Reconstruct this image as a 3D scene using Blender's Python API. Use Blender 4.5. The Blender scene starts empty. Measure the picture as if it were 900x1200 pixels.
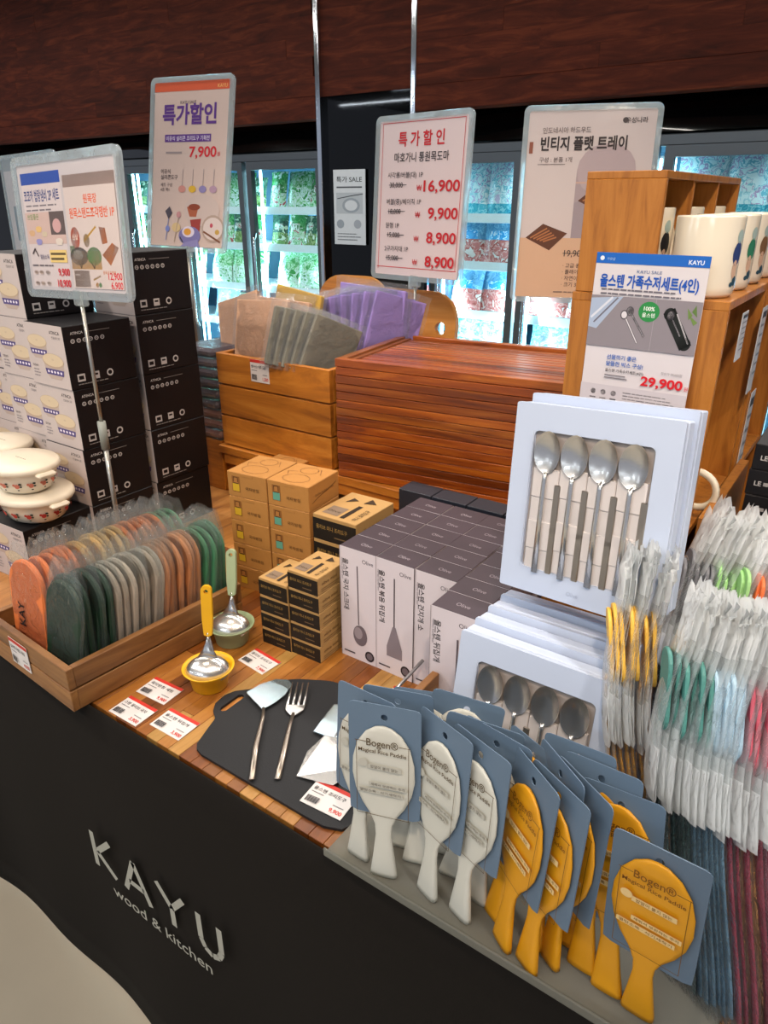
import bpy, bmesh, math, random
from mathutils import Vector, Matrix, Euler
R = math.radians
SC = bpy.context.scene
COL = SC.collection
random.seed(7)

# ---------------------------------------------------------------- camera
cam = bpy.data.cameras.new('camera'); cam_ob = bpy.data.objects.new('camera', cam); COL.objects.link(cam_ob)
cam.sensor_fit = 'VERTICAL'; cam.sensor_height = 36.0; cam.lens = 36.0 * 832 / 1200
cam.clip_start = 0.02; cam.clip_end = 60
cam_ob.location = (0, 0, 1.56)
cam_ob.rotation_euler = (R(90 - 23.687), 0, R(34.9))
SC.camera = cam_ob
# ---------------------------------------------------------------- view, world, lights
SC.view_settings.view_transform = 'Standard'; SC.view_settings.look = 'None'
SC.view_settings.gamma = 1; SC.view_settings.exposure = 0.3; SC.view_settings.use_curve_mapping = False
SC.render.film_transparent = False
SC.cycles.max_bounces = 8; SC.cycles.transparent_max_bounces = 24; SC.cycles.sample_clamp_indirect = 4
wd = bpy.data.worlds.new('world'); SC.world = wd; wd.use_nodes = True
wd.node_tree.nodes['Background'].inputs[0].default_value = (0.75, 0.82, 1.0, 1)
wd.node_tree.nodes['Background'].inputs[1].default_value = 0.36

def area(name, loc, target, sx, sy, power, color, spread=None):
    l = bpy.data.lights.new(name, 'AREA'); l.shape = 'RECTANGLE'; l.size = sx; l.size_y = sy
    l.energy = power; l.color = color
    if spread: l.spread = R(spread)
    o = bpy.data.objects.new(name, l); COL.objects.link(o); o.location = loc
    d = Vector(target) - Vector(loc); o.rotation_euler = d.to_track_quat('-Z', 'Y').to_euler()
    return o
def spot(name, loc, target, power, color, size, blend=0.6, rad=0.06):
    l = bpy.data.lights.new(name, 'SPOT'); l.energy = power; l.color = color; l.spot_size = R(size); l.spot_blend = blend
    l.shadow_soft_size = rad
    o = bpy.data.objects.new(name, l); COL.objects.link(o); o.location = loc
    d = Vector(target) - Vector(loc); o.rotation_euler = d.to_track_quat('-Z', 'Y').to_euler()
    return o
WARM = (1.0, 0.80, 0.62); NEUT = (1.0, 0.93, 0.86); COOL = (0.82, 0.91, 1.0)
spot('overhead_spot', (0.35, -0.35, 3.0), (-0.75, 1.3, 1.0), 105, WARM, 46, 0.8, 0.08)
spot('overhead_spot', (-2.3, -0.3, 3.0), (-1.0, 1.0, 1.0), 60, NEUT, 44, 0.8, 0.08)
spot('overhead_spot', (-0.9, 0.1, 3.0), (-1.3, 1.1, 1.0), 45, WARM, 46, 0.9, 0.08)
spot('overhead_spot', (-0.4, 2.6, 3.1), (-0.4, 1.0, 0.95), 90, NEUT, 44, 0.8, 0.06)
for yy in (1.2, 2.4):
    area('ceiling_tube', (-3.7, yy, 3.12), (-3.7, yy, 0), 8.6, 0.07, 60, NEUT)
area('ceiling_tube', (-1.2, -1.2, 3.12), (-1.2, -1.2, 0), 3.4, 0.07, 42, NEUT)
for k, (ax, ay) in enumerate(((-6.5, -3.4), (-3.4, -4.4), (-.6, -3.6), (1.6, -5.2), (-5.0, -5.6), (-8.5, -4.6))):
    area('ceiling_tube', (ax, ay, 3.2), (ax, ay, 0), 1.9, 0.09, 30, COOL)
spot('overhead_spot', (1.0, 0.3, 3.0), (-0.02, 0.85, 1.15), 95, NEUT, 30, 0.9, 0.06)  # added spot, only there to brighten the wrapped utensils at the right

# ---------------------------------------------------------------- colours and materials
def hx(h):
    h = h.lstrip('#'); c = [int(h[i:i + 2], 16) / 255 for i in (0, 2, 4)]
    return tuple(x / 12.92 if x <= 0.04045 else ((x + 0.055) / 1.055) ** 2.4 for x in c)
MATS = {}
def _new(name):
    m = bpy.data.materials.new(name); m.use_nodes = True; nt = m.node_tree
    b = nt.nodes['Principled BSDF']
    return m, nt, b
def mat(name, color, rough=0.5, metal=0.0, var=0.06, scale=30, bump=0.0, bscale=200, rnd=0.0, coat=0.0, emit=None, estr=0, spec=0.5, trans=0.0, alpha=1.0, sss=0.0):
    if name in MATS: return MATS[name]
    m, nt, b = _new(name); L = nt.links; N = nt.nodes
    c = hx(color) if isinstance(color, str) else color
    b.inputs['Roughness'].default_value = rough; b.inputs['Metallic'].default_value = metal
    b.inputs['Coat Weight'].default_value = coat; b.inputs['Coat Roughness'].default_value = 0.1
    b.inputs['Specular IOR Level'].default_value = spec
    b.inputs['Transmission Weight'].default_value = trans
    tc = N.new('ShaderNodeTexCoord')
    nz = N.new('ShaderNodeTexNoise'); nz.inputs['Scale'].default_value = scale; nz.inputs['Detail'].default_value = 3
    L.new(tc.outputs['Object'], nz.inputs['Vector'])
    mr = N.new('ShaderNodeMapRange'); mr.inputs[3].default_value = 1 - var; mr.inputs[4].default_value = 1 + var
    L.new(nz.outputs['Fac'], mr.inputs[0])
    hs = N.new('ShaderNodeHueSaturation'); hs.inputs['Color'].default_value = (*c, 1)
    if rnd:
        oi = N.new('ShaderNodeObjectInfo'); m2 = N.new('ShaderNodeMapRange'); m2.inputs[3].default_value = 1 - rnd; m2.inputs[4].default_value = 1 + rnd
        L.new(oi.outputs['Random'], m2.inputs[0]); mu = N.new('ShaderNodeMath'); mu.operation = 'MULTIPLY'
        L.new(m2.outputs[0], mu.inputs[0]); L.new(mr.outputs[0], mu.inputs[1]); L.new(mu.outputs[0], hs.inputs['Value'])
    else:
        L.new(mr.outputs[0], hs.inputs['Value'])
    L.new(hs.outputs[0], b.inputs['Base Color'])
    if bump:
        n2 = N.new('ShaderNodeTexNoise'); n2.inputs['Scale'].default_value = bscale; n2.inputs['Detail'].default_value = 4
        L.new(tc.outputs['Object'], n2.inputs['Vector'])
        bp = N.new('ShaderNodeBump'); bp.inputs['Strength'].default_value = bump; bp.inputs['Distance'].default_value = 0.004
        L.new(n2.outputs['Fac'], bp.inputs['Height']); L.new(bp.outputs[0], b.inputs['Normal'])
    if emit:
        b.inputs['Emission Color'].default_value = (*hx(emit), 1); b.inputs['Emission Strength'].default_value = estr
    if sss:
        b.inputs['Subsurface Weight'].default_value = sss; b.inputs['Subsurface Scale'].default_value = 0.01
    MATS[name] = m; return m
def wood(name, cols, stops=None, axis=0, scale=14, stretch=9, rough=0.45, coat=0.15, vr=(0.8, 1.15), rings=1.0, pick=None, spec=0.5):
    """grain runs along `axis`; `pick` = list of colours chosen per object"""
    if name in MATS: return MATS[name]
    m, nt, b = _new(name); L = nt.links; N = nt.nodes
    tc = N.new('ShaderNodeTexCoord'); oi = N.new('ShaderNodeObjectInfo')
    sh = N.new('ShaderNodeVectorMath'); sh.operation = 'SCALE'; sh.inputs[0].default_value = (13, 29, 41); L.new(oi.outputs['Random'], sh.inputs['Scale'])
    ad = N.new('ShaderNodeVectorMath'); ad.operation = 'ADD'; L.new(tc.outputs['Object'], ad.inputs[0]); L.new(sh.outputs[0], ad.inputs[1])
    mp = N.new('ShaderNodeMapping'); s = [stretch, stretch, stretch]; s[axis] = 1.0; mp.inputs['Scale'].default_value = s
    L.new(ad.outputs[0], mp.inputs['Vector'])
    nz = N.new('ShaderNodeTexNoise'); nz.inputs['Scale'].default_value = scale * 0.35; nz.inputs['Detail'].default_value = 6; nz.inputs['Distortion'].default_value = rings
    nz.inputs['Roughness'].default_value = 0.65
    L.new(mp.outputs[0], nz.inputs['Vector'])
    cr = N.new('ShaderNodeValToRGB'); L.new(nz.outputs['Fac'], cr.inputs[0])
    el = cr.color_ramp.elements
    stops = stops or [0.3 + 0.4 * i / (len(cols) - 1) for i in range(len(cols))]
    while len(el) < len(cols): el.new(0.5)
    for i, c in enumerate(cols): el[i].position = stops[i]; el[i].color = (*hx(c), 1)
    out = cr.outputs[0]
    if pick:
        c2 = N.new('ShaderNodeValToRGB'); c2.color_ramp.interpolation = 'CONSTANT'; e2 = c2.color_ramp.elements
        while len(e2) < len(pick): e2.new(0.5)
        for i, c in enumerate(pick): e2[i].position = i / len(pick); e2[i].color = (*hx(c), 1)
        L.new(oi.outputs['Random'], c2.inputs[0])
        mx = N.new('ShaderNodeMix'); mx.data_type = 'RGBA'; mx.blend_type = 'MULTIPLY'; mx.inputs[0].default_value = 1
        L.new(out, mx.inputs[6]); L.new(c2.outputs[0], mx.inputs[7]); out = mx.outputs[2]
    hs = N.new('ShaderNodeHueSaturation'); m2 = N.new('ShaderNodeMapRange'); m2.inputs[3].default_value, m2.inputs[4].default_value = vr
    L.new(oi.outputs['Random'], m2.inputs[0]); L.new(m2.outputs[0], hs.inputs['Value']); L.new(out, hs.inputs['Color'])
    L.new(hs.outputs[0], b.inputs['Base Color'])
    b.inputs['Roughness'].default_value = rough; b.inputs['Coat Weight'].default_value = coat; b.inputs['Coat Roughness'].default_value = 0.2; b.inputs['Specular IOR Level'].default_value = spec
    bp = N.new('ShaderNodeBump'); bp.inputs['Strength'].default_value = 0.12; bp.inputs['Distance'].default_value = 0.002
    L.new(nz.outputs['Fac'], bp.inputs['Height']); L.new(bp.outputs[0], b.inputs['Normal'])
    MATS[name] = m; return m
def film(name, tint='#ffffff', milky=0.0, gloss=0.35, bump=0.6, bscale=60, mcol='#f4f6f6', rough=0.12):
    """thin plastic film: see-through, shiny, optionally milky"""
    if name in MATS: return MATS[name]
    m = bpy.data.materials.new(name); m.use_nodes = True; nt = m.node_tree; N = nt.nodes; L = nt.links; N.clear()
    out = N.new('ShaderNodeOutputMaterial'); tr = N.new('ShaderNodeBsdfTransparent'); tr.inputs[0].default_value = (*hx(tint), 1)
    gl = N.new('ShaderNodeBsdfGlossy'); gl.inputs['Roughness'].default_value = rough
    fr = N.new('ShaderNodeLayerWeight'); fr.inputs[0].default_value = gloss * 0.42
    tc = N.new('ShaderNodeTexCoord'); nz = N.new('ShaderNodeTexNoise'); nz.inputs['Scale'].default_value = bscale; nz.inputs['Detail'].default_value = 3; nz.inputs['Distortion'].default_value = 1.5
    L.new(tc.outputs['Object'], nz.inputs['Vector'])
    bp = N.new('ShaderNodeBump'); bp.inputs['Strength'].default_value = bump; bp.inputs['Distance'].default_value = 0.01
    L.new(nz.outputs['Fac'], bp.inputs['Height']); L.new(bp.outputs[0], gl.inputs['Normal']); L.new(bp.outputs[0], fr.inputs['Normal'])
    mx = N.new('ShaderNodeMixShader')
    if milky:
        di = N.new('ShaderNodeBsdfDiffuse'); di.inputs[0].default_value = (*hx(mcol), 1)
        tl = N.new('ShaderNodeBsdfTranslucent'); tl.inputs[0].default_value = (*hx(mcol), 1)
        ms = N.new('ShaderNodeMixShader'); ms.inputs[0].default_value = 0.45; L.new(di.outputs[0], ms.inputs[1]); L.new(tl.outputs[0], ms.inputs[2])
        m2 = N.new('ShaderNodeMixShader'); m2.inputs[0].default_value = milky
        L.new(tr.outputs[0], m2.inputs[1]); L.new(ms.outputs[0], m2.inputs[2]); L.new(m2.outputs[0], mx.inputs[1])
    else:
        L.new(tr.outputs[0], mx.inputs[1])
    fm = N.new('ShaderNodeMath'); fm.operation = 'MULTIPLY'; fm.inputs[1].default_value = 0.6; L.new(fr.outputs['Fresnel'], fm.inputs[0])
    L.new(fm.outputs[0], mx.inputs[0]); L.new(gl.outputs[0], mx.inputs[2]); L.new(mx.outputs[0], out.inputs[0])
    MATS[name] = m; return m
def artmat(name, cols, scale=14, rough=.25):
    """printed packaging artwork: patches of a few colours"""
    if name in MATS: return MATS[name]
    m, nt, b = _new(name); L = nt.links; N = nt.nodes; tc = N.new('ShaderNodeTexCoord'); oi = N.new('ShaderNodeObjectInfo')
    sh = N.new('ShaderNodeVectorMath'); sh.operation = 'SCALE'; sh.inputs[0].default_value = (3, 7, 5); L.new(oi.outputs['Random'], sh.inputs['Scale'])
    ad = N.new('ShaderNodeVectorMath'); L.new(tc.outputs['Object'], ad.inputs[0]); L.new(sh.outputs[0], ad.inputs[1])
    nz = N.new('ShaderNodeTexNoise'); nz.inputs['Scale'].default_value = scale; nz.inputs['Detail'].default_value = 2.5; nz.inputs['Distortion'].default_value = .6; L.new(ad.outputs[0], nz.inputs['Vector'])
    cr = N.new('ShaderNodeValToRGB'); cr.color_ramp.interpolation = 'CONSTANT'; e = cr.color_ramp.elements
    while len(e) < len(cols): e.new(.5)
    for i, c in enumerate(cols): e[i].position = 0 if i == 0 else .36 + .28 * i / len(cols); e[i].color = (*hx(c), 1)
    L.new(nz.outputs['Fac'], cr.inputs[0]); L.new(cr.outputs[0], b.inputs['Base Color']); b.inputs['Roughness'].default_value = rough
    MATS[name] = m; return m
def ink(color):
    return mat('ink_' + color.lstrip('#'), color, rough=0.5, var=0.02, spec=0.3)

# ---------------------------------------------------------------- mesh building
class G:
    def __init__(s): s.v = []; s.f = []; s.m = []; s.sm = []
    def add(s, vs, fs, mi=0, smooth=False):
        o = len(s.v); s.v += [tuple(v) for v in vs]
        for f in fs: s.f.append([o + i for i in f]); s.m.append(mi); s.sm.append(smooth)
        return s
    def box(s, c, d, b=0.0, mi=0, rot=None):
        h = [x / 2 for x in d]; c = Vector(c); M = Euler(rot).to_matrix() if rot else None
        tr = (lambda p: c + (M @ Vector(p))) if M else (lambda p: c + Vector(p))
        b = min(b, min(h) * 0.9)
        if b <= 0:
            vs = [tr((x * h[0], y * h[1], z * h[2])) for x in (-1, 1) for y in (-1, 1) for z in (-1, 1)]
            return s.add(vs, [(0, 1, 3, 2), (4, 6, 7, 5), (0, 4, 5, 1), (2, 3, 7, 6), (0, 2, 6, 4), (1, 5, 7, 3)], mi)
        vs = []; ix = {}
        for sx in (-1, 1):
            for sy in (-1, 1):
                for sz in (-1, 1):
                    sg = (sx, sy, sz)
                    for a in range(3):
                        ix[(sg, a)] = len(vs); vs.append(tr([sg[k] * (h[k] if k == a else h[k] - b) for k in range(3)]))
        fs = []
        for a in range(3):
            p, q = [k for k in range(3) if k != a]
            for sa in (-1, 1):
                r = []
                for u, w in ((-1, -1), (1, -1), (1, 1), (-1, 1)):
                    g = [0, 0, 0]; g[a] = sa; g[p] = u; g[q] = w; r.append(ix[(tuple(g), a)])
                fs.append(r)
            for u in (-1, 1):
                for w in (-1, 1):
                    g0 = [0, 0, 0]; g0[p] = u; g0[q] = w; g1 = list(g0); g0[a] = -1; g1[a] = 1; g0 = tuple(g0); g1 = tuple(g1)
                    fs.append([ix[(g0, p)], ix[(g1, p)], ix[(g1, q)], ix[(g0, q)]])
        for sx in (-1, 1):
            for sy in (-1, 1):
                for sz in (-1, 1): fs.append([ix[((sx, sy, sz), a)] for a in range(3)])
        return s.add(vs, fs, mi)
    def prism(s, poly, z0, z1, b=0.0, mi=0, holes=None, M=None):
        """extrude a 2-D outline (ccw) from z0 to z1 with an optional small rounded rim"""
        n = len(poly); cx = sum(p[0] for p in poly) / n; cy = sum(p[1] for p in poly) / n
        def ins(p): 
            dx, dy = p[0] - cx, p[1] - cy; l = math.hypot(dx, dy) or 1; k = max(0, 1 - b / l); return (cx + dx * k, cy + dy * k)
        rings = [[(x, y, z0) for x, y in poly], [(x, y, z1) for x, y in poly]] if not b else \
            [[(*ins(p), z0) for p in poly], [(*p, z0 + b) for p in poly], [(*p, z1 - b) for p in poly], [(*ins(p), z1) for p in poly]]
        vs = [p for r in rings for p in r]
        if M: vs = [M @ Vector(p) for p in vs]
        fs = []
        for k in range(len(rings) - 1):
            for i in range(n): j = (i + 1) % n; fs.append([k * n + i, k * n + j, (k + 1) * n + j, (k + 1) * n + i])
        fs.append(list(range(n))[::-1]); fs.append([(len(rings) - 1) * n + i for i in range(n)])
        return s.add(vs, fs, mi)
    def ring(s, outer, inner, z0, z1, mi=0):
        n = len(outer); vs = [(*p, z) for z in (z0, z1) for p in outer] + [(*p, z) for z in (z0, z1) for p in inner]
        fs = []
        for i in range(n):
            j = (i + 1) % n
            fs += [[i, j, n + j, n + i], [2 * n + j, 2 * n + i, 3 * n + i, 3 * n + j], [n + i, n + j, 3 * n + j, 3 * n + i], [j, i, 2 * n + i, 2 * n + j]]
        return s.add(vs, fs, mi)
    def lathe(s, prof, seg=24, c=(0, 0, 0), mi=0, sx=1, sy=1, smooth=True, cap=False):
        vs = []; fs = []
        for r, z in prof:
            for i in range(seg):
                a = 2 * math.pi * i / seg; vs.append((c[0] + r * sx * math.cos(a), c[1] + r * sy * math.sin(a), c[2] + z))
        for k in range(len(prof) - 1):
            for i in range(seg): j = (i + 1) % seg; fs.append([k * seg + i, k * seg + j, (k + 1) * seg + j, (k + 1) * seg + i])
        if cap: fs += [list(range(seg))[::-1], [(len(prof) - 1) * seg + i for i in range(seg)]]
        return s.add(vs, fs, mi, smooth)
    def tube(s, pts, rad, seg=8, mi=0, flat=1.0, smooth=True, up=(0, 0, 1)):
        pts = [Vector(p) for p in pts]; n = len(pts); rad = rad if isinstance(rad, (list, tuple)) else [rad] * n; vs = []; fs = []
        for k, p in enumerate(pts):
            t = (pts[min(k + 1, n - 1)] - pts[max(k - 1, 0)]).normalized(); u = Vector(up)
            if abs(t.dot(u)) > 0.97: u = Vector((1, 0, 0))
            a = t.cross(u).normalized(); bb = a.cross(t)
            r = rad[k]; rx, ry = r if isinstance(r, tuple) else (r, r * flat)
            for i in range(seg):
                q = 2 * math.pi * i / seg; vs.append(p + a * rx * math.cos(q) + bb * ry * math.sin(q))
        for k in range(n - 1):
            for i in range(seg): j = (i + 1) % seg; fs.append([k * seg + i, k * seg + j, (k + 1) * seg + j, (k + 1) * seg + i])
        fs += [list(range(seg))[::-1], [(n - 1) * seg + i for i in range(seg)]]
        return s.add(vs, fs, mi, smooth)
    def grid(s, fn, nx, ny, mi=0, smooth=True):
        vs = [fn(i / nx, j / ny) for j in range(ny + 1) for i in range(nx + 1)]
        fs = [[j * (nx + 1) + i, j * (nx + 1) + i + 1, (j + 1) * (nx + 1) + i + 1, (j + 1) * (nx + 1) + i] for j in range(ny) for i in range(nx)]
        return s.add(vs, fs, mi, smooth)
    def mesh(s, name, mats, recalc=True):
        me = bpy.data.meshes.new(name); me.from_pydata(s.v, [], s.f)
        for m in (mats if isinstance(mats, (list, tuple)) else [mats]): me.materials.append(m)
        me.polygons.foreach_set('material_index', s.m); me.polygons.foreach_set('use_smooth', s.sm)
        if recalc:
            bm = bmesh.new(); bm.from_mesh(me); bmesh.ops.remove_doubles(bm, verts=bm.verts, dist=1e-6) if any(s.sm) else 0; bmesh.ops.recalc_face_normals(bm, faces=bm.faces); bm.to_mesh(me); bm.free()
        me.update(); return me
def rrect(w, h, r, n=4, cx=0, cy=0):
    out = []
    for (sx, sy, a0) in ((1, -1, -90), (1, 1, 0), (-1, 1, 90), (-1, -1, 180)):
        for k in range(n + 1):
            a = R(a0 + 90 * k / n); out.append((cx + sx * (w / 2 - r) + r * math.cos(a), cy + sy * (h / 2 - r) + r * math.sin(a)))
    return out
def radial(outline, c, n):
    """outline re-sampled along n rays from c, for rings with a hole"""
    res = []
    for k in range(n):
        a = 2 * math.pi * k / n; dx, dy = math.cos(a), math.sin(a); best = None
        for (x0, y0), (x1, y1) in zip(outline, outline[1:] + outline[:1]):
            ex, ey = x1 - x0, y1 - y0; det = dx * -ey + dy * ex
            if abs(det) < 1e-12: continue
            qx, qy = x0 - c[0], y0 - c[1]; t = (qx * -ey + qy * ex) / det; u = (dx * qy - dy * qx) / det
            if t > 0 and -1e-6 <= u <= 1 + 1e-6 and (best is None or t < best): best = t
        res.append((c[0] + dx * best, c[1] + dy * best))
    return res
def ell(cx, cy, rx, ry, n=20): return [(cx + rx * math.cos(2 * math.pi * i / n), cy + ry * math.sin(2 * math.pi * i / n)) for i in range(n)]

def add(name, me, parent=None, loc=(0, 0, 0), rot=(0, 0, 0), label=None, kind=None):
    o = bpy.data.objects.new(name, me); COL.objects.link(o); o.location = loc; o.rotation_euler = rot
    if parent: o.parent = parent
    if label: o['label'] = label
    if kind: o['kind'] = kind
    return o
def thing(name, label, cat, loc=(0, 0, 0), rot=(0, 0, 0), group=None, me=None):
    o = bpy.data.objects.new(name, me); COL.objects.link(o); o.location = loc
    o.rotation_euler = rot if isinstance(rot, (tuple, Euler)) else (0, 0, rot)
    if not me: o.empty_display_size = 0.05
    o['label'] = label; o['category'] = cat
    if group: o['group'] = group
    return o
def kids(o): return [c for c in COL.objects if c.parent == o]
KIDS = {}
def dup(root, loc, rot, label, scale=None):
    """copy a thing with its parts and sub-parts"""
    if root.name not in KIDS:
        ch = [(c, list(c.children)) for c in root.children]; KIDS[root.name] = ch
    r = root.copy(); COL.objects.link(r); r.location = loc; r.rotation_euler = rot if isinstance(rot, (tuple, Euler)) else (0, 0, rot); r['label'] = label
    if scale: r.scale = scale
    for c, gs in KIDS[root.name]:
        d = c.copy(); COL.objects.link(d); d.parent = r
        for g in gs: e = g.copy(); COL.objects.link(e); e.parent = d
    return r
ORD = ['topmost', 'second', 'third', 'fourth', 'fifth', 'sixth', 'seventh', 'eighth', 'ninth', 'tenth', 'eleventh', 'twelfth', 'thirteenth', 'fourteenth', 'fifteenth', 'sixteenth', 'seventeenth', 'eighteenth', 'nineteenth', 'twentieth', 'twenty-first', 'twenty-second', 'twenty-third', 'twenty-fourth', 'twenty-fifth', 'twenty-sixth', 'twenty-seventh']
def nth(i, first='first'): return first if i == 0 else ORD[i]

# ---------------------------------------------------------------- flat print and lettering
TMP = bpy.data.scenes.new('text_scratch')
TX = {}
def glyphs(text, bold):
    k = (text, bold)
    if k not in TX:
        cu = bpy.data.curves.new('t', 'FONT'); cu.body = text; cu.size = 1; cu.resolution_u = 3; cu.offset = bold; cu.fill_mode = 'FRONT'
        o = bpy.data.objects.new('t', cu); TMP.collection.objects.link(o)
        with bpy.context.temp_override(scene=TMP, view_layer=TMP.view_layers[0]):
            dg = bpy.context.evaluated_depsgraph_get(); me = bpy.data.meshes.new_from_object(o.evaluated_get(dg))
        vs = [tuple(v.co) for v in me.vertices]; fs = [list(p.vertices) for p in me.polygons]
        bpy.data.objects.remove(o); bpy.data.meshes.remove(me); bpy.data.curves.remove(cu)
        x0 = min([v[0] for v in vs] or [0]); x1 = max([v[0] for v in vs] or [1])
        TX[k] = (vs, fs, x0, x1)
    return TX[k]
PM = {}
def prints(key, w, h, items, parent, loc=(0, 0, 0), rot=(0, 0, 0), lift=0.0004, step=0.00012):
    """items in fractions of the w x h face, origin bottom left.
    r x y w h col | e cx cy rx ry col | p pts col | l pts width col | t x y size text col [align bold angle maxw] (size in fraction of h)"""
    if key not in PM:
        res = []
        for kind in ('print', 'lettering'):
            g = G(); mats = []; n = 0
            def mi(c):
                m = ink(c)
                if m not in mats: mats.append(m)
                return mats.index(m)
            for it in items:
                n += 1; z = lift + step * min(n, 40) * (0.25 if len(items) > 30 else 1) + (step * 0.5 if kind == 'lettering' else 0)
                P = lambda x, y: ((x - 0.5) * w, (y - 0.5) * h, z)
                if kind == 'print':
                    if it[0] == 'r': _, x, y, ww, hh, c = it; g.add([P(x, y), P(x + ww, y), P(x + ww, y + hh), P(x, y + hh)], [[0, 1, 2, 3]], mi(c))
                    elif it[0] == 'e':
                        _, x, y, rx, ry, c = it; q = ell(x, y, rx, ry, 18); g.add([P(*a) for a in q], [list(range(18))], mi(c))
                    elif it[0] == 'p': _, pts, c = it; g.add([P(*a) for a in pts], [list(range(len(pts)))], mi(c))
                    elif it[0] == 'l':
                        _, pts, lw, c = it
                        for a, b_ in zip(pts[:-1], pts[1:]):
                            A = Vector(P(*a)); B = Vector(P(*b_)); d = (B - A).normalized() * lw * w / 2; nn = Vector((-d.y, d.x, 0))
                            g.add([A - nn - d * .5, B - nn + d * .5, B + nn + d * .5, A + nn - d * .5], [[0, 1, 2, 3]], mi(c))
                elif it[0] == 't':
                    x, y, sz, tx, c = it[1:6]; al = it[6] if len(it) > 6 else 'L'; bo = it[7] if len(it) > 7 else 0.0
                    an = it[8] if len(it) > 8 else 0; mw = it[9] if len(it) > 9 else None
                    vs, fs, x0, x1 = glyphs(tx, bo); s_ = sz * h * 1.0; wd_ = (x1 - x0) * s_; kx = 1.0
                    if mw and wd_ > 0: kx = mw * w / wd_; wd_ *= kx
                    off = {'L': 0, 'C': -wd_ / 2, 'R': -wd_}[al]; ca, sa = math.cos(R(an)), math.sin(R(an)); px, py, _ = P(x, y)
                    o2 = []
                    for v in vs:
                        a = (v[0] - x0) * s_ * kx + off; b_ = v[1] * s_; o2.append((px + a * ca - b_ * sa, py + a * sa + b_ * ca, z))
                    g.add(o2, fs, mi(c))
            res.append(g.mesh(kind, mats, recalc=False) if g.f else None)
        PM[key] = res
    out = []
    for nm, me in zip(('print', 'lettering'), PM[key]):
        if me: out.append(add(nm, me, parent, loc, rot))
    return out
def lines(x, y, w, n, dy, th, c, seed=1, al='L'):
    """a block of print too small to read in the photograph: broken grey strokes"""
    rr = random.Random(seed); out = []
    for k in range(n):
        ww = w * rr.uniform(0.75, 1.0); xx = x if al == 'L' else x + (w - ww) / 2; e = xx + ww
        while xx < e:
            q = min(rr.uniform(0.03, 0.09), e - xx); out.append(('r', xx, y - k * dy, q * 0.85, th, c)); xx += q
    return out
FRONT = (R(90), 0, 0); RIGHT = (R(90), 0, R(90))
GLASS = film('clear_glass', '#f2fbfd', gloss=0.25, bump=0.02, bscale=3, rough=0.03)
ACRYL = film('clear_acrylic', '#f4fafb', milky=0.3, gloss=0.8, bump=0.3, bscale=24, rough=0.12, mcol='#dfe8ea')
# ================================================================ the setting
def struct(name, me, parent=None, loc=(0, 0, 0), rot=(0, 0, 0)):
    return add(name, me, parent, loc, rot, kind=None if parent else 'structure')
M_FLOOR = mat('floor_stone', '#d8c8ae', rough=0.42, var=0.07, scale=6, bump=0.05, bscale=40)
M_SOFF = wood('dark_soffit_wood', ['#2c0f06', '#43190c', '#5a2814'], axis=0, scale=9, stretch=7, rough=0.7, coat=0.0, vr=(0.88, 1.12), spec=0.15)
M_BLACKG = mat('black_gloss', '#08090a', rough=0.06, var=0.0, bump=0.08, bscale=2.2, coat=0.5)
M_CHROME = mat('chrome_trim', '#cfd4d8', rough=0.12, metal=1.0, var=0.02)
M_CEIL = mat('ceiling_dark', '#23211f', rough=0.7)
g = G().box((-2.5, -.7, -0.02), (14, 12.6, 0.04)); struct('floor', g.mesh('floor', M_FLOOR))
g = G().box((-2.5, -.7, 3.3), (14, 12.6, 0.04)); struct('ceiling', g.mesh('ceiling', M_CEIL))
g = G().box((-2.5, 4.62, 1.65), (14, 0.06, 3.3)); struct('wall_back', g.mesh('wall_back', mat('wall_black', '#0c0c0d', rough=0.5)))
# glossy black fascia over the freezers
g = G()
g.grid(lambda u, v: (-8.2 + 9.2 * u, 3.91 + 0.02 * math.sin(u * 23) * math.sin(v * 5 + u * 9) + .06 * v + .16 * v * v, 1.86 + 0.34 * v), 90, 6)
struct('trim_1', g.mesh('trim', M_BLACKG, recalc=False))
# wood soffit in planks with a lower lip
so = struct('trim_2', G().box((-4.0, 3.82, 2.72), (9.2, 0.16, 1.2)).mesh('soffit', M_SOFF)); 
pm = {}
rr = random.Random(3)
for a0, a1 in ((-8.2, -3.085), (-2.385, 0.6)):
    for k in range(9):
        x = a0; z = 2.125 + 0.1 * k
        while x < a1 - 0.05:
            L_ = min(rr.choice([0.5, 0.7, 0.9, 1.1]), a1 - x); key = round(L_, 2)
            if key not in pm: pm[key] = G().box((0, 0, 0), (L_ - 0.0002, 0.02, 0.0998), 0.0002).mesh('soffit_plank', M_SOFF)
            add('plank', pm[key], so, (x + L_ / 2, 3.73 - rr.uniform(0, .002), z + 0.05)); x += L_
    l_ = add('lower_lip', G().box(((a0 + a1) / 2, 3.76, 2.063), (a1 - a0, 0.1, 0.12), 0.003).mesh('lip', M_SOFF), so)
# mirror-black column with chrome edges
co = struct('trim_3', G().box((-2.735, 3.9, 1.6), (0.64, 0.3, 3.2)).mesh('column', mat('black_mirror', '#050607', rough=0.03, var=0, bump=0.05, bscale=1.3, coat=0.0, spec=0.3)))
for x in (-3.067, -2.4): add('chrome_edge', G().box((x, 3.88, 1.6), (0.032, 0.34, 3.2), 0.004).mesh('chrome_edge', M_CHROME), co)

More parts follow.
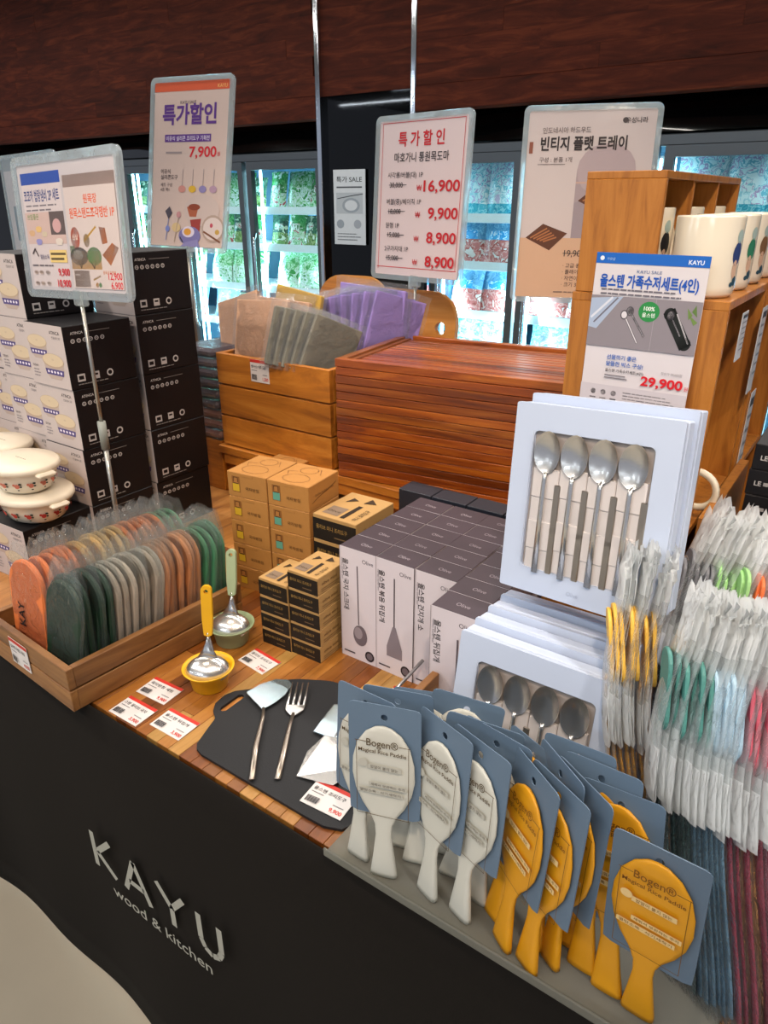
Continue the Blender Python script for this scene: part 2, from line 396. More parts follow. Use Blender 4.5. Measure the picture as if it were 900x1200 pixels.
# ---------------------------------------------------------------- freezers
M_FRAME = mat('freezer_frame', '#5d6367', rough=0.3, metal=0.7, var=0.02)
M_SHELF = mat('freezer_shelf', '#e8f1f4', rough=0.5)
M_FIN = mat('freezer_inside', '#34647c', rough=0.6)
M_TUBE = mat('freezer_lamp', '#ffffff', emit='#b8f0ff', estr=14)
GOODS = {}
def pouch_mesh(w, h, t, mats, seed, split=0.5):
    g = G(); rr = random.Random(seed); nx, ny = 8, 10
    for s in (-1, 1):
        def fn(u, v, s=s):
            prof = (math.sin(math.pi * u) ** 0.6) * (math.sin(math.pi * min(1, v * 0.96 + 0.02)) ** 0.55)
            return ((u - .5) * w * (1 - .06 * math.sin(v * math.pi)), s * (t / 2 * prof + 0.0006) + rr.uniform(-1, 1) * t * 0.05 * prof, v * h)
        g.grid(fn, nx, ny, 0)
    n = len(g.f)
    for i in range(n):
        v = ((i % (nx * ny)) // nx) / ny
        if len(mats) > 1 and v < split: g.m[i] = 1
        if len(mats) > 2 and split < v < split + .22 and 1 < (i % nx) < nx - 2: g.m[i] = 2
    return g.mesh('pouch', mats)
def goods(kind):
    if kind not in GOODS:
        gp = lambda n, c, *cs: artmat(n, [c, cs[0], c, cs[1], cs[2] if len(cs) > 2 else c], 26)
        W1, W2 = gp('pk_white', '#dfeeee', '#a8d4dc', '#f4faf8', '#d8c4dc'), gp('pk_whiteb', '#eef6f4', '#c9a8c8', '#8cc8d4', '#f6faf8')
        if kind == 'white': me = pouch_mesh(.235, .29, .08, [W2, gp('pk_teal', '#52b4c4', '#3a94b0', '#9ad4dc'), W1], 1, 0.16)
        if kind == 'pink': me = pouch_mesh(.24, .25, .08, [gp('pk_blue', '#6aa2c4', '#4c8ab4', '#8cc0d8'), gp('pk_pink', '#c8706a', '#e0a89c', '#a8544c', '#e8d8d0'), gp('pk_sky', '#46a8dc', '#dfeef6', '#2f8cc8')], 2, 0.42)
        if kind == 'blue': me = pouch_mesh(.24, .24, .09, [gp('pk_cyan', '#7cc0dc', '#a8dcec', '#4c9cc4'), gp('pk_deep', '#3f7f9e', '#6f6a66', '#c8dce4'), gp('pk_brown', '#6f6a66', '#a89080', '#4a5a60')], 3, 0.3)
        if kind == 'green': me = pouch_mesh(.17, .235, .07, [gp('pk_green', '#3f9c50', '#7cc878', '#2a7838', '#e4f0d8'), gp('pk_mint', '#cfe6c8', '#5fae5c', '#e8f4e8', '#b4504a'), gp('pk_lab', '#e8f0e4', '#9c3c3c', '#e8f0e4', '#2a7838')], 4, 0.35)
        if kind == 'lime': me = pouch_mesh(.25, .24, .11, [gp('pk_lime', '#8ccc88', '#dff0dc', '#4aa050', '#c8e8c0'), gp('pk_whitel', '#e4f2e4', '#8ccc88', '#f4faf4', '#4aa050'), MATS['pk_lime']], 5, 0.5)
        if kind == 'dark': me = pouch_mesh(.15, .2, .05, [gp('pk_dark', '#2c5c48', '#4c8058', '#1e4434', '#c8d8b8'), gp('pk_olive', '#6c8a48', '#a8b878', '#4c6a34', '#e4e8d0'), gp('pk_wd', '#dce8dc', '#4c8058', '#9c4c44')], 6, 0.4)
        GOODS[kind] = me
    return GOODS[kind]
def freezer(name, label, doors, shelves, stock, x0, x1, where):
    f = thing(name, label, 'freezer', ((x0 + x1) / 2, 3.9, 0)); cx = (x0 + x1) / 2; W = x1 - x0
    P = lambda n, me, **k: add(n, me, f, **k)
    g = G().box((0, .66, .98), (W, .04, 1.78)).box((0, .36, .1), (W, .62, .16)).box((0, .36, 1.83), (W, .62, .05)).box((-W / 2 + .02, .36, .98), (.03, .6, 1.74)).box((W / 2 - .02, .36, .98), (.03, .6, 1.74))
    P('cabinet', g.mesh('cabinet', M_FIN))
    P('top_rail', G().box((0, 0.03, 1.825), (W, .08, .05), .004).mesh('rail', M_FRAME)); P('kick_rail', G().box((0, .03, .14), (W, .08, .2), .004).mesh('rail', M_FRAME))
    for sz in shelves:
        P('shelf', G().box((0, .36, sz - .03), (W - .06, .46, .02)).mesh('shelf', M_SHELF)); P('price_rail', G().box((0, .115, sz - .035), (W - .06, .015, .05), .002, rot=(R(-12), 0, 0)).mesh('price_rail', mat('price_rail', '#eef6f8', rough=.3)))
    for i, (a, b) in enumerate(doors):
        w = b - a; c = (a + b) / 2 - cx
        d = add('door', G().ring(rrect(w, 1.6, .004, 1), rrect(w - .09, 1.5, .004, 1), -.02, .02).mesh('door', M_FRAME), f, (c, .0, 1.0), FRONT)
        add('pane', G().box((0, 0, 0), (w - .09, 1.5, .006)).mesh('pane', GLASS), d)
        add('handle', G().tube([(-w / 2 + .06, -.35, .03), (-w / 2 + .06, -.3, .05), (-w / 2 + .06, .3, .05), (-w / 2 + .06, .35, .03)], .009, 8).mesh('handle', M_CHROME), d)
        for s in (-1, 1): P('lamp_tube', G().box((c + s * (w / 2 - .02), .1, 1.0), (.016, .016, 1.5), .003).mesh('lamp_tube', M_TUBE))
        for s in (-1, 1):
            l = bpy.data.lights.new('freezer_light', 'AREA'); l.shape = 'RECTANGLE'; l.size = .03; l.size_y = 1.4; l.energy = 9.5; l.color = (.60, .88, 1.0)
            o = bpy.data.objects.new('freezer_light', l); COL.objects.link(o); o.location = (c + cx + s * (w / 2 - .05), 4.05, 1.05); o.rotation_euler = Vector((-s * .6, 1, -.1)).to_track_quat('-Z', 'Z').to_euler()
        for si, sz in enumerate(shelves):
            ks = stock[(i * 7 + si) % len(stock)] if not isinstance(stock, dict) else stock[si]
            x = a + .05; q = 0
            while x < b - .08:
                kd = ks[q % len(ks)]; wd = {'white': .205, 'pink': .205, 'blue': .21, 'green': .14, 'lime': .22, 'dark': .13}[kd]
                nm = {'white': 'white frozen pouch', 'pink': 'pink and blue frozen pouch', 'blue': 'sky blue frozen pouch', 'green': 'green frozen pouch', 'lime': 'pale green puffy bag', 'dark': 'dark green frozen pack'}[kd]
                t = thing('frozen_food_pouch', '%s, %s from left, %s shelf, %s' % (nm, nth(q), nth(si, 'top'), where[i]), 'food pouch',
                          (x + wd / 2 - .02, 4.07 + random.uniform(0, .03), sz - .018), (R(-8 - random.uniform(0, 8)), 0, R(random.uniform(-12, 12))), 'frozen food pouches in the freezers', goods(kd))
                x += wd; q += 1
    return f
freezer('display_freezer', 'long glass door freezer lit cyan, left of the black mirror column', [(-6.6, -5.92), (-5.9, -5.22), (-5.2, -4.56), (-4.54, -3.9), (-3.86, -3.2)], [1.53, 1.285, .995, .72],
        {0: ['green', 'lime', 'green', 'dark', 'green'], 1: ['dark', 'green', 'dark', 'green', 'dark'], 2: ['lime', 'lime', 'green'], 3: ['blue', 'dark', 'pink']}, -6.65, -3.15,
        ['leftmost freezer door', 'second freezer door', 'door behind left posters', 'door behind tall poster', 'door left of column'])
freezer('display_freezer', 'long glass door freezer lit cyan, right of the black mirror column', [(-2.36, -1.81), (-1.79, -1.1), (-1.07, -.4), (-.38, .3)], [1.5, 1.235, .95, .7],
        {0: ['white'], 1: ['pink'], 2: ['pink'], 3: ['blue']}, -2.38, .34,
        ['door right of column', 'door behind tray poster', 'door above pigeonhole box', 'rightmost freezer door'])
# low grey poster stand in front of the column
t = thing('counter_stand', 'low grey framed counter stand in front of the mirror column', 'stand', (-2.62, 3.45, 0))
add('cabinet', G().box((0, 0, .5), (.74, .3, 1.0), .01).mesh('cabinet', mat('grey_stand', '#5c6266', rough=.4)), t)
add('rim', G().box((0, -.16, 1.0), (.76, .03, .05), .006).mesh('rim', mat('pale_rim', '#aebac2', rough=.3)), t)
t = thing('hanging_notice', 'small grey-white notice sheet hung on the mirror column', 'notice', (-2.86, 3.735, 1.52), FRONT)
add('sheet', G().box((0, 0, 0), (.24, .42, .004)).mesh('sheet', mat('notice_paper', '#c4ced6', rough=.5)), t)
prints('notice', .24, .42, [('t', .5, .84, .085, '특가 SALE', '#30363c', 'C', .01, 0, .8), ('r', .1, .76, .8, .02, '#4a5058'), ('r', .08, .42, .84, .28, '#a9b4bd'), ('l', [(.12, .62), (.6, .66), (.92, .68)], .02, '#30363c'),
       ('e', .55, .53, .28, .1, '#8d99a4'), ('e', .55, .53, .2, .07, '#c4ced6'), ('e', .2, .28, .12, .06, '#8d99a4'), ('e', .75, .28, .12, .06, '#98a2ad')] + lines(.1, .14, .8, 3, .04, .012, '#6d757d'), t, (0, 0, .002))
# small pale sign letters at top-left of the soffit
t = thing('wall_sign', 'small pale metal sign letter on the dark soffit at far left', 'sign', (-6.63, 3.69, 2.58), FRONT)
prints('soff', .3, .3, [('t', .5, .2, .9, '음', '#aab0b4', 'C', .02)], t)

# ---------------------------------------------------------------- display table and cloth
M_ACA = wood('acacia', ['#8c6834', '#b68c4c', '#cfaa6c'], axis=1, scale=10, stretch=8, rough=.38, coat=.2, vr=(.85, 1.1),
             pick=['#e6c8a0', '#b8906c', '#fff8e8', '#fff0d4', '#9c7050', '#dcb88c', '#b08058', '#ecd0a4', '#d0a880', '#e0be94', '#d6b088', '#c49870'])
M_ACS = wood('acacia_slab', ['#7d4a22', '#b57a3c', '#c98f50'], axis=1, scale=10, stretch=8, rough=.4, coat=.15, vr=(.95, 1.05))
tb = thing('display_table', 'long butcher block display table under the front wares, black cloth in front', 'table', (-.47, 1.2, 0))
TX0, TX1, TY0, TY1 = -2.6, .5, .495, 1.95
def tadd(n, g, m): return add(n, g.mesh(n, m), tb, (.47, -1.2, 0))
tadd('table_top', G().box(((TX0 + TX1) / 2, (TY0 + TY1) / 2, .78), (TX1 - TX0, TY1 - TY0, .02)).box(((TX0 + TX1) / 2, (1.02 + TY1) / 2, .8), (TX1 - TX0, TY1 - 1.02, .02)).box(((TX0 - 1.2405) / 2, (TY0 + 1.02) / 2, .8), (-1.2405 - TX0, 1.02 - TY0 , .02)), M_ACS)
rr = random.Random(11); sm = {}
x = -1.24
while x < .3:
    y = TY0; first = rr.uniform(.05, .26)
    while y < 1.019:
        L_ = min(first or rr.choice([.26, .34, .42, .5]), 1.02 - y); first = 0; L_ = 1.02 - y if 1.02 - y - L_ < .05 else L_; k = round(L_, 3)
        if k not in sm: sm[k] = G().box((0, 0, 0), (.0245, L_ - .0006, .02), .0006).mesh('stave', M_ACA)
        add('stave', sm[k], tb, (x + .0125 + .47, y + L_ / 2 - 1.2, .8)); y += L_
    x += .025
for lx in (TX0 + .06, TX1 - .06):
    for ly in (TY0 + .1, TY1 - .06): tadd('leg', G().box((lx, ly, .385), (.06, .06, .77), .004), mat('table_leg', '#3a2d22'))
# black cloth skirt with soft folds and a wavy hem
M_CLOTH = mat('black_cloth', '#17130f', rough=.9, var=.12, scale=300, bump=.15, bscale=900, spec=.2)
def cl(s):
    def fn(u, v):
        x = -2.75 + 3.3 * u; k = 1 - v
        return (x, .4885 - s * .002 - .012 * k * (math.sin(x * 6.1) + .5 * math.sin(x * 15 + 1)) - .006 * k, .004 + .8075 * v + k * (.008 + .008 * math.sin(x * 6.1 + .5)))
    return fn
g = G().grid(cl(0), 160, 10); g.grid(cl(1), 160, 10)
n = 161 * 11
for i in range(160): g.f.append([i, i + 1, n + i + 1, n + i]); g.m.append(0); g.sm.append(False); j = 161 * 10 + i; g.f.append([j, j + 1, n + j + 1, n + j]); g.m.append(0); g.sm.append(False)
ct = thing('table_skirt', 'black cloth skirt hanging down the table front with grey shop lettering', 'tablecloth', (0, 0, 0), me=g.mesh('skirt', M_CLOTH))
INK = '#a7a79c'
def strokes(segs, w, y, z0):
    g = G()
    for pts in segs:
        for (a, b) in zip(pts[:-1], pts[1:]):
            A = Vector((a[0], y, a[1])); B = Vector((b[0], y, b[1])); d = (B - A).normalized(); nn = Vector((-d.z, 0, d.x)) * w / 2
            g.add([A - nn, B - nn, B + nn, A + nn], [[0, 1, 2, 3]])
    return g
U = .095
def K(x): return [[(x, .425), (x, .51)], [(x + .052, .51), (x + .008, .465), (x + .056, .425)]]
def A_(x): return [[(x, .425), (x + .034, .51), (x + .068, .425)], [(x + .014, .452), (x + .054, .452)]]
def Y_(x): return [[(x, .51), (x + .033, .468), (x + .066, .51)], [(x + .033, .47), (x + .033, .425)]]
def Uc(x): return [[(x, .51), (x, .452), (x + .008, .435), (x + .024, .427), (x + .04, .435), (x + .048, .452), (x + .048, .51)]]
lt = strokes(K(-.972) + A_(-.888) + Y_(-.792) + Uc(-.69), .0125, .4815, 0)
add('lettering', lt.mesh('lettering', ink(INK), recalc=False), ct, (0, -.0125, .01))
vs, fs, a0, a1 = glyphs('wood & kitchen', .003); s_ = .037; k_ = .262 / ((a1 - a0) * s_)
gg = G().add([(-.935 + (v[0] - a0) * s_ * k_, .469, .384 + v[1] * s_) for v in vs], fs)
add('lettering', gg.mesh('lettering', ink(INK), recalc=False), ct)
# ================================================================ left side: cartons, bowls, crate of wrapped mitts
T = .81; TL = .81
M_BLKC = mat('black_carton', '#121013', rough=.5, var=.08, scale=60, spec=.3)
M_PRT = mat('carton_print', '#cfc4c0', rough=.55, var=.03)
def pot(x, y, s, body='#b9a79c', pat='#54487e'):
    return [('p', [(x - s * .95, y), (x - s * .86, y - s * .7), (x - s * .5, y - s * 1.05), (x + s * .5, y - s * 1.05), (x + s * .86, y - s * .7), (x + s * .95, y)], body),
            ('p', [(x - s * .89, y - s * .45), (x - s * .8, y - s * .8), (x + s * .8, y - s * .8), (x + s * .89, y - s * .45)], pat)] + \
           [('e', x + s * k * .3, y - s * .62, s * .09, s * .08, '#e8e0ea') for k in (-2, -1, 0, 1, 2)] + \
           [('e', x, y + s * .05, s * 1.02, s * .44, '#b9a28a'), ('e', x, y + s * .09, s * .98, s * .38, '#d3bfa0'), ('e', x, y + s * .12, s * .12, s * .06, '#c9b49a')]
WHITE_FACE = [('r', 0, 0, 1, 1, '#c6b9b4'), ('r', 0, 0, 1, .012, '#a49a98'), ('t', .92, .86, .075, 'ATINCA', '#1c1a1c', 'R', .012), ('t', .92, .79, .045, '전골냄비 2종', '#5a5456', 'R')] + pot(.3, .7, .25) + pot(.64, .42, .27) + \
    [('t', .08, .3, .045, '법랑냄비', '#4a4446', 'L')] + lines(.08, .24, .2, 3, .05, .015, '#8f8688')
def icons(x, y, n, s, d, c='#b9b6b4'):
    o = []
    for k in range(n): o += [('e', x + k * d, y, s, s * 1.15, c), ('e', x + k * d, y, s * .6, s * .7, '#121013'), ('r', x + k * d - s * .2, y - s * .2, s * .4, s * .5, c)]
    return o
BLACK_FACE = [('t', .1, .86, .06, 'ATINCA', '#c9c6c4', 'L', .01), ('r', .33, .875, .34, .008, '#8a8784')] + icons(.12, .76, 6, .03, .085) + \
    [('r', .1, .12, .11, .12, '#b9b6b4'), ('r', .12, .15, .07, .06, '#121013'), ('r', .32, .12, .1, .12, '#b9b6b4'), ('r', .34, .18, .06, .03, '#121013'), ('e', .58, .18, .05, .06, '#b9b6b4'), ('e', .58, .18, .03, .035, '#121013')] + lines(.1, .07, .55, 1, .1, .014, '#8a8784', 4)
CW, CD, CH = .1395, .161, .1295
carton_me = G().box((0, 0, CH / 2), (CW, CD, CH), .0015).mesh('carton', M_BLKC)
def carton(loc, label, group, yaw=0):
    if not hasattr(carton, 'src'):
        t = thing('cookware_carton', label, 'carton', loc, yaw, group); carton.src = t
        add('carton_body', carton_me, t)
        for o in prints('cw_front', CW, CH, WHITE_FACE, t, (0, -CD / 2, CH / 2), FRONT): pass
        for o in prints('cw_side', CD, CH, BLACK_FACE, t, (CW / 2, 0, CH / 2), RIGHT): pass
        return t
    return dup(carton.src, loc, yaw, label)
GC = 'cookware cartons in stacks on the low table'
def cstack(x1, y0, n, where, z0=TL):
    for k in range(n):
        i = n - 1 - k
        carton((x1 - CW / 2 + random.uniform(-.002, .002), y0 + CD / 2 + random.uniform(-.002, .002), z0 + k * (CH + .0006)), 'black cookware carton with white picture front, %s of the %s' % (nth(i, 'topmost'), where), GC, R(random.uniform(-.6, .6)))
cstack(-1.35, .815, 4, 'stack behind the enamel bowls')
cstack(-1.35, .99, 5, 'tall stack nearest the wooden crates')
cstack(-1.4935, .83, 5, 'stack directly behind the left poster')
cstack(-1.637, .85, 4, 'leftmost stack at the picture edge')
carton((-1.43, .662 + CD / 2 - .01, TL), 'black cookware carton carrying the two flowered enamel bowls', GC, R(2))
carton((-1.575, .742, TL), 'black cookware carton at far left carrying the yellow patterned pot', GC, R(1))

# enamel bowls with lids
M_ENAM = mat('cream_enamel', '#e9dfcc', rough=.18, var=.02, coat=.5)
M_LID = mat('cream_lid', '#e6dac4', rough=.4, var=.03)
def enamel(label, loc, r=.078, h=.05, cols=('#b3352c', '#2c3a2e'), lid=True, yaw=0, sy=.82):
    t = thing('enamel_bowl', label, 'bowl', loc, yaw, 'lidded enamel bowls')
    prof = [(0, 0), (r * .66, 0), (r * .78, h * .14), (r * .93, h * .6), (r, h), (r * 1.04, h + .002), (r * 1.04, h + .006), (r * .98, h + .005), (r * .9, h * .6), (0, .004)]
    add('bowl_body', G().lathe(prof, 40, sy=sy).mesh('bowl_body', M_ENAM), t)
    if lid:
        lp = [(r * 1.0, h - .001), (r * 1.08, h), (r * 1.11, h + .004), (r * 1.1, h + .010), (r * 1.04, h + .014), (r * .5, h + .016), (0, h + .0165)]
        l = add('lid', G().lathe(lp, 40, sy=sy).mesh('lid', M_LID), t)
        for s in (-1, 1): add('lid_tab', G().box((s * r * 1.1, 0, h - .002), (.02, .04, .010), .004).mesh('lid_tab', M_LID), l)
        add('engraved_line', G().tube([(-.018, .0, h + .0165), (.018, .0, h + .0165)], .0006, 4).mesh('engraved_line', mat('engrave', '#8a7f6c')), l)
    g = G()
    n = 15
    for k in range(n):
        a = 2 * math.pi * k / n; zc = h * .5; 
        for dx, dz, rx, rz, ci in ((0, 0, .0062, .0052, 0), (-.007, .003, .0035, .0028, 0), (.0075, .005, .004, .0022, 1), (.0085, -.001, .0035, .0018, 1), (.002, -.0085, .003, .0014, 1)):
            aa = a + dx / r; rr_ = r * (.93 - .0) + (zc + dz - h * .6) * .18 + .0012
            pts = []
            for q in range(8):
                b = 2 * math.pi * q / 8; a2 = aa + rx * math.cos(b) / r; z2 = zc + dz + rz * math.sin(b); r2 = r * .93 + (z2 - h * .6) * .42 * r / .078 * .45 + .0014
                pts.append((r2 * math.cos(a2), r2 * math.sin(a2) * sy, z2))
            g.add(pts, [list(range(8))], ci)
    add('painted_pattern', g.mesh('pattern', [ink(cols[0]), ink(cols[1])], recalc=False), t)
    return t
zb = TL + CH + .001
enamel('cream enamel bowl with red flower pattern, under the other bowl on the black carton', (-1.412, .722, zb), .084, .047)
enamel('cream lidded enamel bowl with small pink flowers, stacked on top of the red flower bowl', (-1.424, .716, zb + .0645), .078, .047, ('#d27a63', '#33392f'))
enamel('cream lidded pot with yellow green pattern at the left picture edge', (-1.60, .77, zb + .051), .068, .055, ('#c7a93a', '#3c4a2c'))
enamel('cream shallow bowl under the yellow patterned pot at the left edge', (-1.60, .77, zb), .075, .034, ('#c7a93a', '#3c4a2c'))

# ---------------------------------------------------------------- wooden crates
M_CR = wood('crate_wood', ['#5f3c1c', '#875a2e', '#a0703c'], axis=0, scale=9, stretch=9, rough=.55, coat=.05, vr=(.85, 1.1))
M_CRY = wood('crate_wood_y', ['#5f3c1c', '#875a2e', '#a0703c'], axis=1, scale=9, stretch=9, rough=.55, coat=.05, vr=(.85, 1.1))
def crate(label, x0, x1, y0, y1, z0, n, sh, th=.012, yaw=0, piv=None, gap=.003, mx=None, my=None, group='wooden display crates', bottom=True):
    px, py = piv or ((x0 + x1) / 2, (y0 + y1) / 2)
    t = thing('wooden_crate', label, 'crate', (px, py, z0), yaw, group); mx = mx or M_CR; my = my or M_CRY
    mA = G().box((0, 0, 0), (x1 - x0, th, sh - gap), .001).mesh('slat', mx); mB = G().box((0, 0, 0), (th, y1 - y0 - 2 * th, sh - gap), .001).mesh('slat', my)
    for k in range(n):
        z = k * sh + sh / 2
        for y in (y0 + th / 2, y1 - th / 2): add('slat', mA, t, ((x0 + x1) / 2 - px, y - py, z))
        for x in (x0 + th / 2, x1 - th / 2): add('slat', mB, t, (x - px, (y0 + y1) / 2 - py, z))
    if bottom: add('bottom_panel', G().box((0, 0, .004), (x1 - x0 - 2 * th, y1 - y0 - 2 * th, .006)).mesh('bottom_panel', mx), t, ((x0 + x1) / 2 - px, (y0 + y1) / 2 - py, 0))
    return t
lc = crate('low two-slat wooden crate full of wrapped mitts at the left table corner', -1.195, -.926, .463, .818, T, 2, .041, yaw=R(-3.5), piv=(-.926, .463))
def tag_items(name, price, bar=True):
    return [('r', 0, 0, 1, 1, '#dcd6d2'), ('r', 0, .86, 1, .14, '#c8372c'), ('t', .06, .62, .16, name, '#26242a', 'L', .012, 0, .78), ('r', .06, .5, .3, .03, '#7a7678'),
            ('t', .95, .1, .2, price, '#c83a30', 'R', .02, 0, .3), ('r', .66, .34, .26, .035, '#8a8688')] + ([('r', .06 + k * .022, .1, .012 if k % 3 else .016, .24, '#2a282c') for k in range(14)] if bar else [])
M_TAG = mat('tag_card', '#dcd6d2', rough=.5, var=.02)
def price_tag(label, name, price, loc, rot, w=.066, h=.044, key=None):
    t = thing('price_tag', label, 'price tag', loc, rot, 'price tags'); add('card', G().box((0, 0, 0), (w, h, .0008)).mesh('card', M_TAG), t)
    prints('tag' + name + price, w, h, tag_items(name, price), t); return t
# tag on the crate front (crate is turned by -3.5 degrees)
v = Matrix.Rotation(R(-3.5), 3, 'Z') @ Vector((-.155, -.0016, .045)); price_tag('white price tag stuck on the short front of the mitt crate', '실리콘 다용도 장갑', '4,900', (-.926 + v.x, .463 + v.y, T + v.z), (R(90), 0, R(-3.5)), .062, .05)

# ---------------------------------------------------------------- wrapped mitts
FILM = film('poly_film', '#fbfdfd', gloss=.8, bump=1.0, bscale=38, rough=.11, milky=.04)
def mitt_src(name, col, w=.098, h=.182, t=.0105, letter=None, seed=0):
    rt = None
    g = G(); pl = []
    for k in range(13): a = math.pi * k / 12; pl.append((w / 2 * math.cos(a), h - w / 2 + w / 2 * math.sin(a)))
    pl += [(-w / 2 * .96, .02), (-w / 2 * .8, .0), (w / 2 * .8, 0), (w / 2 * .96, .02)]
    m1 = G().prism(pl, -t / 2, t / 2, .003).mesh('mitt', mat('mitt_' + name, col, rough=.55, var=.15, scale=30, bump=.3, bscale=60, rnd=.14))
    gf = G(); rr = random.Random(seed)
    for s in (-1, 1):
        def fn(u, v, s=s):
            a = (u - .5) * 2; prof = max(0, 1 - abs(a) ** 3) * (1 if v < .8 else (1 - v) / .2)
            ww = w * 1.13 * (1 if v < .62 else math.sqrt(max(.12, 1 - ((v - .62) / .46) ** 2)))
            return (a * ww / 2 + rr.uniform(-.002, .002), s * (t / 2 * 1.25 * prof + .001) + rr.uniform(-.0014, .0014), -.001 + v * h * 1.16 + rr.uniform(-.002, .002))
        gf.grid(fn, 9, 11)
    m2 = gf.mesh('poly_bag', FILM, recalc=False)
    return m1, m2
MC = {'green': '#1d3a28', 'orange': '#e0783c', 'grey': '#a99c8c', 'tan': '#bb7c4e', 'leaf': '#3f7d58', 'amber': '#c39a5c', 'rust': '#c9713c'}
MSRC = {k: [mitt_src(k, c, seed=s) for s in (1, 2)] for k, c in MC.items()}
CN = {'green': 'dark green', 'orange': 'bright orange', 'grey': 'grey beige', 'tan': 'tan', 'leaf': 'leaf green', 'amber': 'amber', 'rust': 'rust orange'}
def crp(x, y, z):
    v = Matrix.Rotation(R(-3.5), 3, 'Z') @ Vector((x, y, 0)); return (-.926 + v.x, .463 + v.y, T + z)
def mitt_row(x, seq, y0, pitch, where, dz=0, yaw=0):
    y = y0; i = 0; last = None; cnt = 0
    for kd in seq:
        cnt = 0 if kd != last else cnt + 1; last = kd
        t = thing('wrapped_mitt', '%s bagged silicone mitt, %s of its colour from front, %s row' % (CN[kd], nth(cnt), where), 'mitt',
                  crp(x + random.uniform(-.002, .002), y, .012 + dz), (R(-7 + random.uniform(-3, 3)), R(random.uniform(-3, 3)), R(yaw + random.uniform(-5, 5))), 'bagged silicone mitts in the left crate')
        a, b = random.choice(MSRC[kd]); add('mitt_body', a, t, rot=(R(90), 0, 0)); add('poly_bag', b, t)
        if kd == 'green' and cnt == 0: prints('mg', .08, .12, [('t', .72, .1, .14, 'MULTI', '#0d1a12', 'L', .01, 90), ('l', [(.1, .62), (.35, .7), (.12, .78)], .02, '#16301f')], t, (0, -.0075, .06), FRONT)
        if kd == 'orange' and cnt == 0: prints('mo', .08, .12, [('t', .42, .48, .2, 'KAY', '#1c1512', 'L', .02, 90)] + [('r', .18, .1 + .08 * k, .2, .02, '#7c3018') for k in range(4)], t, (0, -.0075, .06), FRONT)
        y += pitch
mitt_row(-.075, ['green'] * 6 + ['grey'] * 7 + ['tan'] * 7 + ['leaf'] * 5, .03, .0127, 'right-hand')
mitt_row(-.185, ['orange'] * 6 + ['amber'] * 7 + ['rust'] * 6 + ['leaf'] * 3, .035, .0135, 'left-hand')
# ================================================================ middle: riser, back crate, cloth packs, trays, kraft and ladle boxes
M_BR = wood('back_crate_wood', ['#8a4f16', '#b8701f', '#cf8a34'], axis=0, scale=8, stretch=8, rough=.5, coat=.1, vr=(.88, 1.08))
M_BRY = wood('back_crate_wood_y', ['#8a4f16', '#b8701f', '#cf8a34'], axis=1, scale=8, stretch=8, rough=.5, coat=.1, vr=(.88, 1.08))
rs = thing('display_riser', 'long low wooden riser carrying the tray stack and the slatted crate', 'riser', (-.93, 1.5, T))
add('riser_board', G().box((0, 0, .133), (.98, .5, .022), .002).mesh('riser_board', M_BR), rs)
add('riser_board', G().box((0, -.235, .1065), (.96, .016, .03), .002).mesh('riser_apron', M_BR), rs)
for a in (-.46, 0, .46): add('leg', G().box((a, .05, .061), (.03, .36, .122), .002).mesh('leg', M_BRY), rs)
bc = crate('tall three-slat orange wood crate holding the bagged cleaning cloths', -1.41, -1.035, 1.262, 1.6, .955, 3, .083, th=.014, mx=M_BR, my=M_BRY, gap=.005)
price_tag('white price tag with red top on the three-slat crate', '빨아쓰는 행주 모음', '1,500', (-1.255, 1.2612 - .0006, 1.172), (R(90), 0, 0), .062, .056)
# wooden cutting boards standing behind
M_BD = wood('beech_board', ['#b06a24', '#cf8a3a', '#dc9c50'], axis=0, scale=7, stretch=8, rough=.45, vr=(.98, 1.02))
def board(label, loc, rot, w, h):
    hc = (w / 2 - .05, .02); pl = radial(rrect(w, h, h * .36, 8), hc, 64); hole = ell(*hc, .017, .017, 64)
    g = G(); t = .018
    gg = G().ring(pl, hole, -t / 2, t / 2)
    return thing('cutting_board', label, 'cutting board', loc, rot, None, gg.mesh('board', M_BD))
board('orange wooden cutting board with a round hole, standing behind the tray stack', (-1.21, 1.79, 1.205), (R(84), 0, 0), .42, .24)
board('rounded wooden board behind the purple cloth packs', (-1.42, 1.86, 1.225), (R(84), 0, R(4)), .26, .24)
bk = thing('back_shelf', 'plain wooden ledge behind the riser where the cutting boards stand', 'shelf', (-1.27, 1.84, T), me=G().box((0, 0, .135), (.6, .16, .27), .003).mesh('ledge', M_BR))

# bagged cleaning cloths in the crate
CF = film('cloth_bag_film', '#fbfcfd', milky=.06, gloss=.75, bump=.9, bscale=28, rough=.1)
def pack(label, col, loc, rot, w=.15, h=.15, t=.014, key='p'):
    th = thing('cloth_pack', label, 'cloth pack', loc, rot, 'bagged cleaning cloths in the slatted crate')
    if key not in GOODS:
        g = G()
        for k in range(3): g.box((0, (k - 1) * t / 3, h / 2), (w, t / 3.1, h - k * .002), .002)
        gf = G(); rr = random.Random(len(GOODS))
        for s in (-1, 1):
            gf.grid(lambda u, v, s=s: ((u - .5) * w * 1.17 + rr.uniform(-.002, .002), s * (t / 2 * 1.15 * (1 - abs(2 * u - 1) ** 6) * (1 - abs(2 * v - 1) ** 8) + .0008) + rr.uniform(-.0012, .0012), -.008 + v * h * 1.16), 10, 10)
        GOODS[key] = (g.mesh('cloth', mat('cloth_' + key, col, rough=.85, var=.1, bump=.3, bscale=150, rnd=.06)), gf.mesh('bag', CF, recalc=False))
    a, b = GOODS[key]; add('folded_cloth', a, th); add('clear_bag', b, th); return th
zc = 1.185
pack('peach cleaning cloth pack at the left end of the slatted crate, leaning left', '#c39a7c', (-1.40, 1.35, zc), (R(-12), R(-16), R(-4)), .17, .15, key='peach')
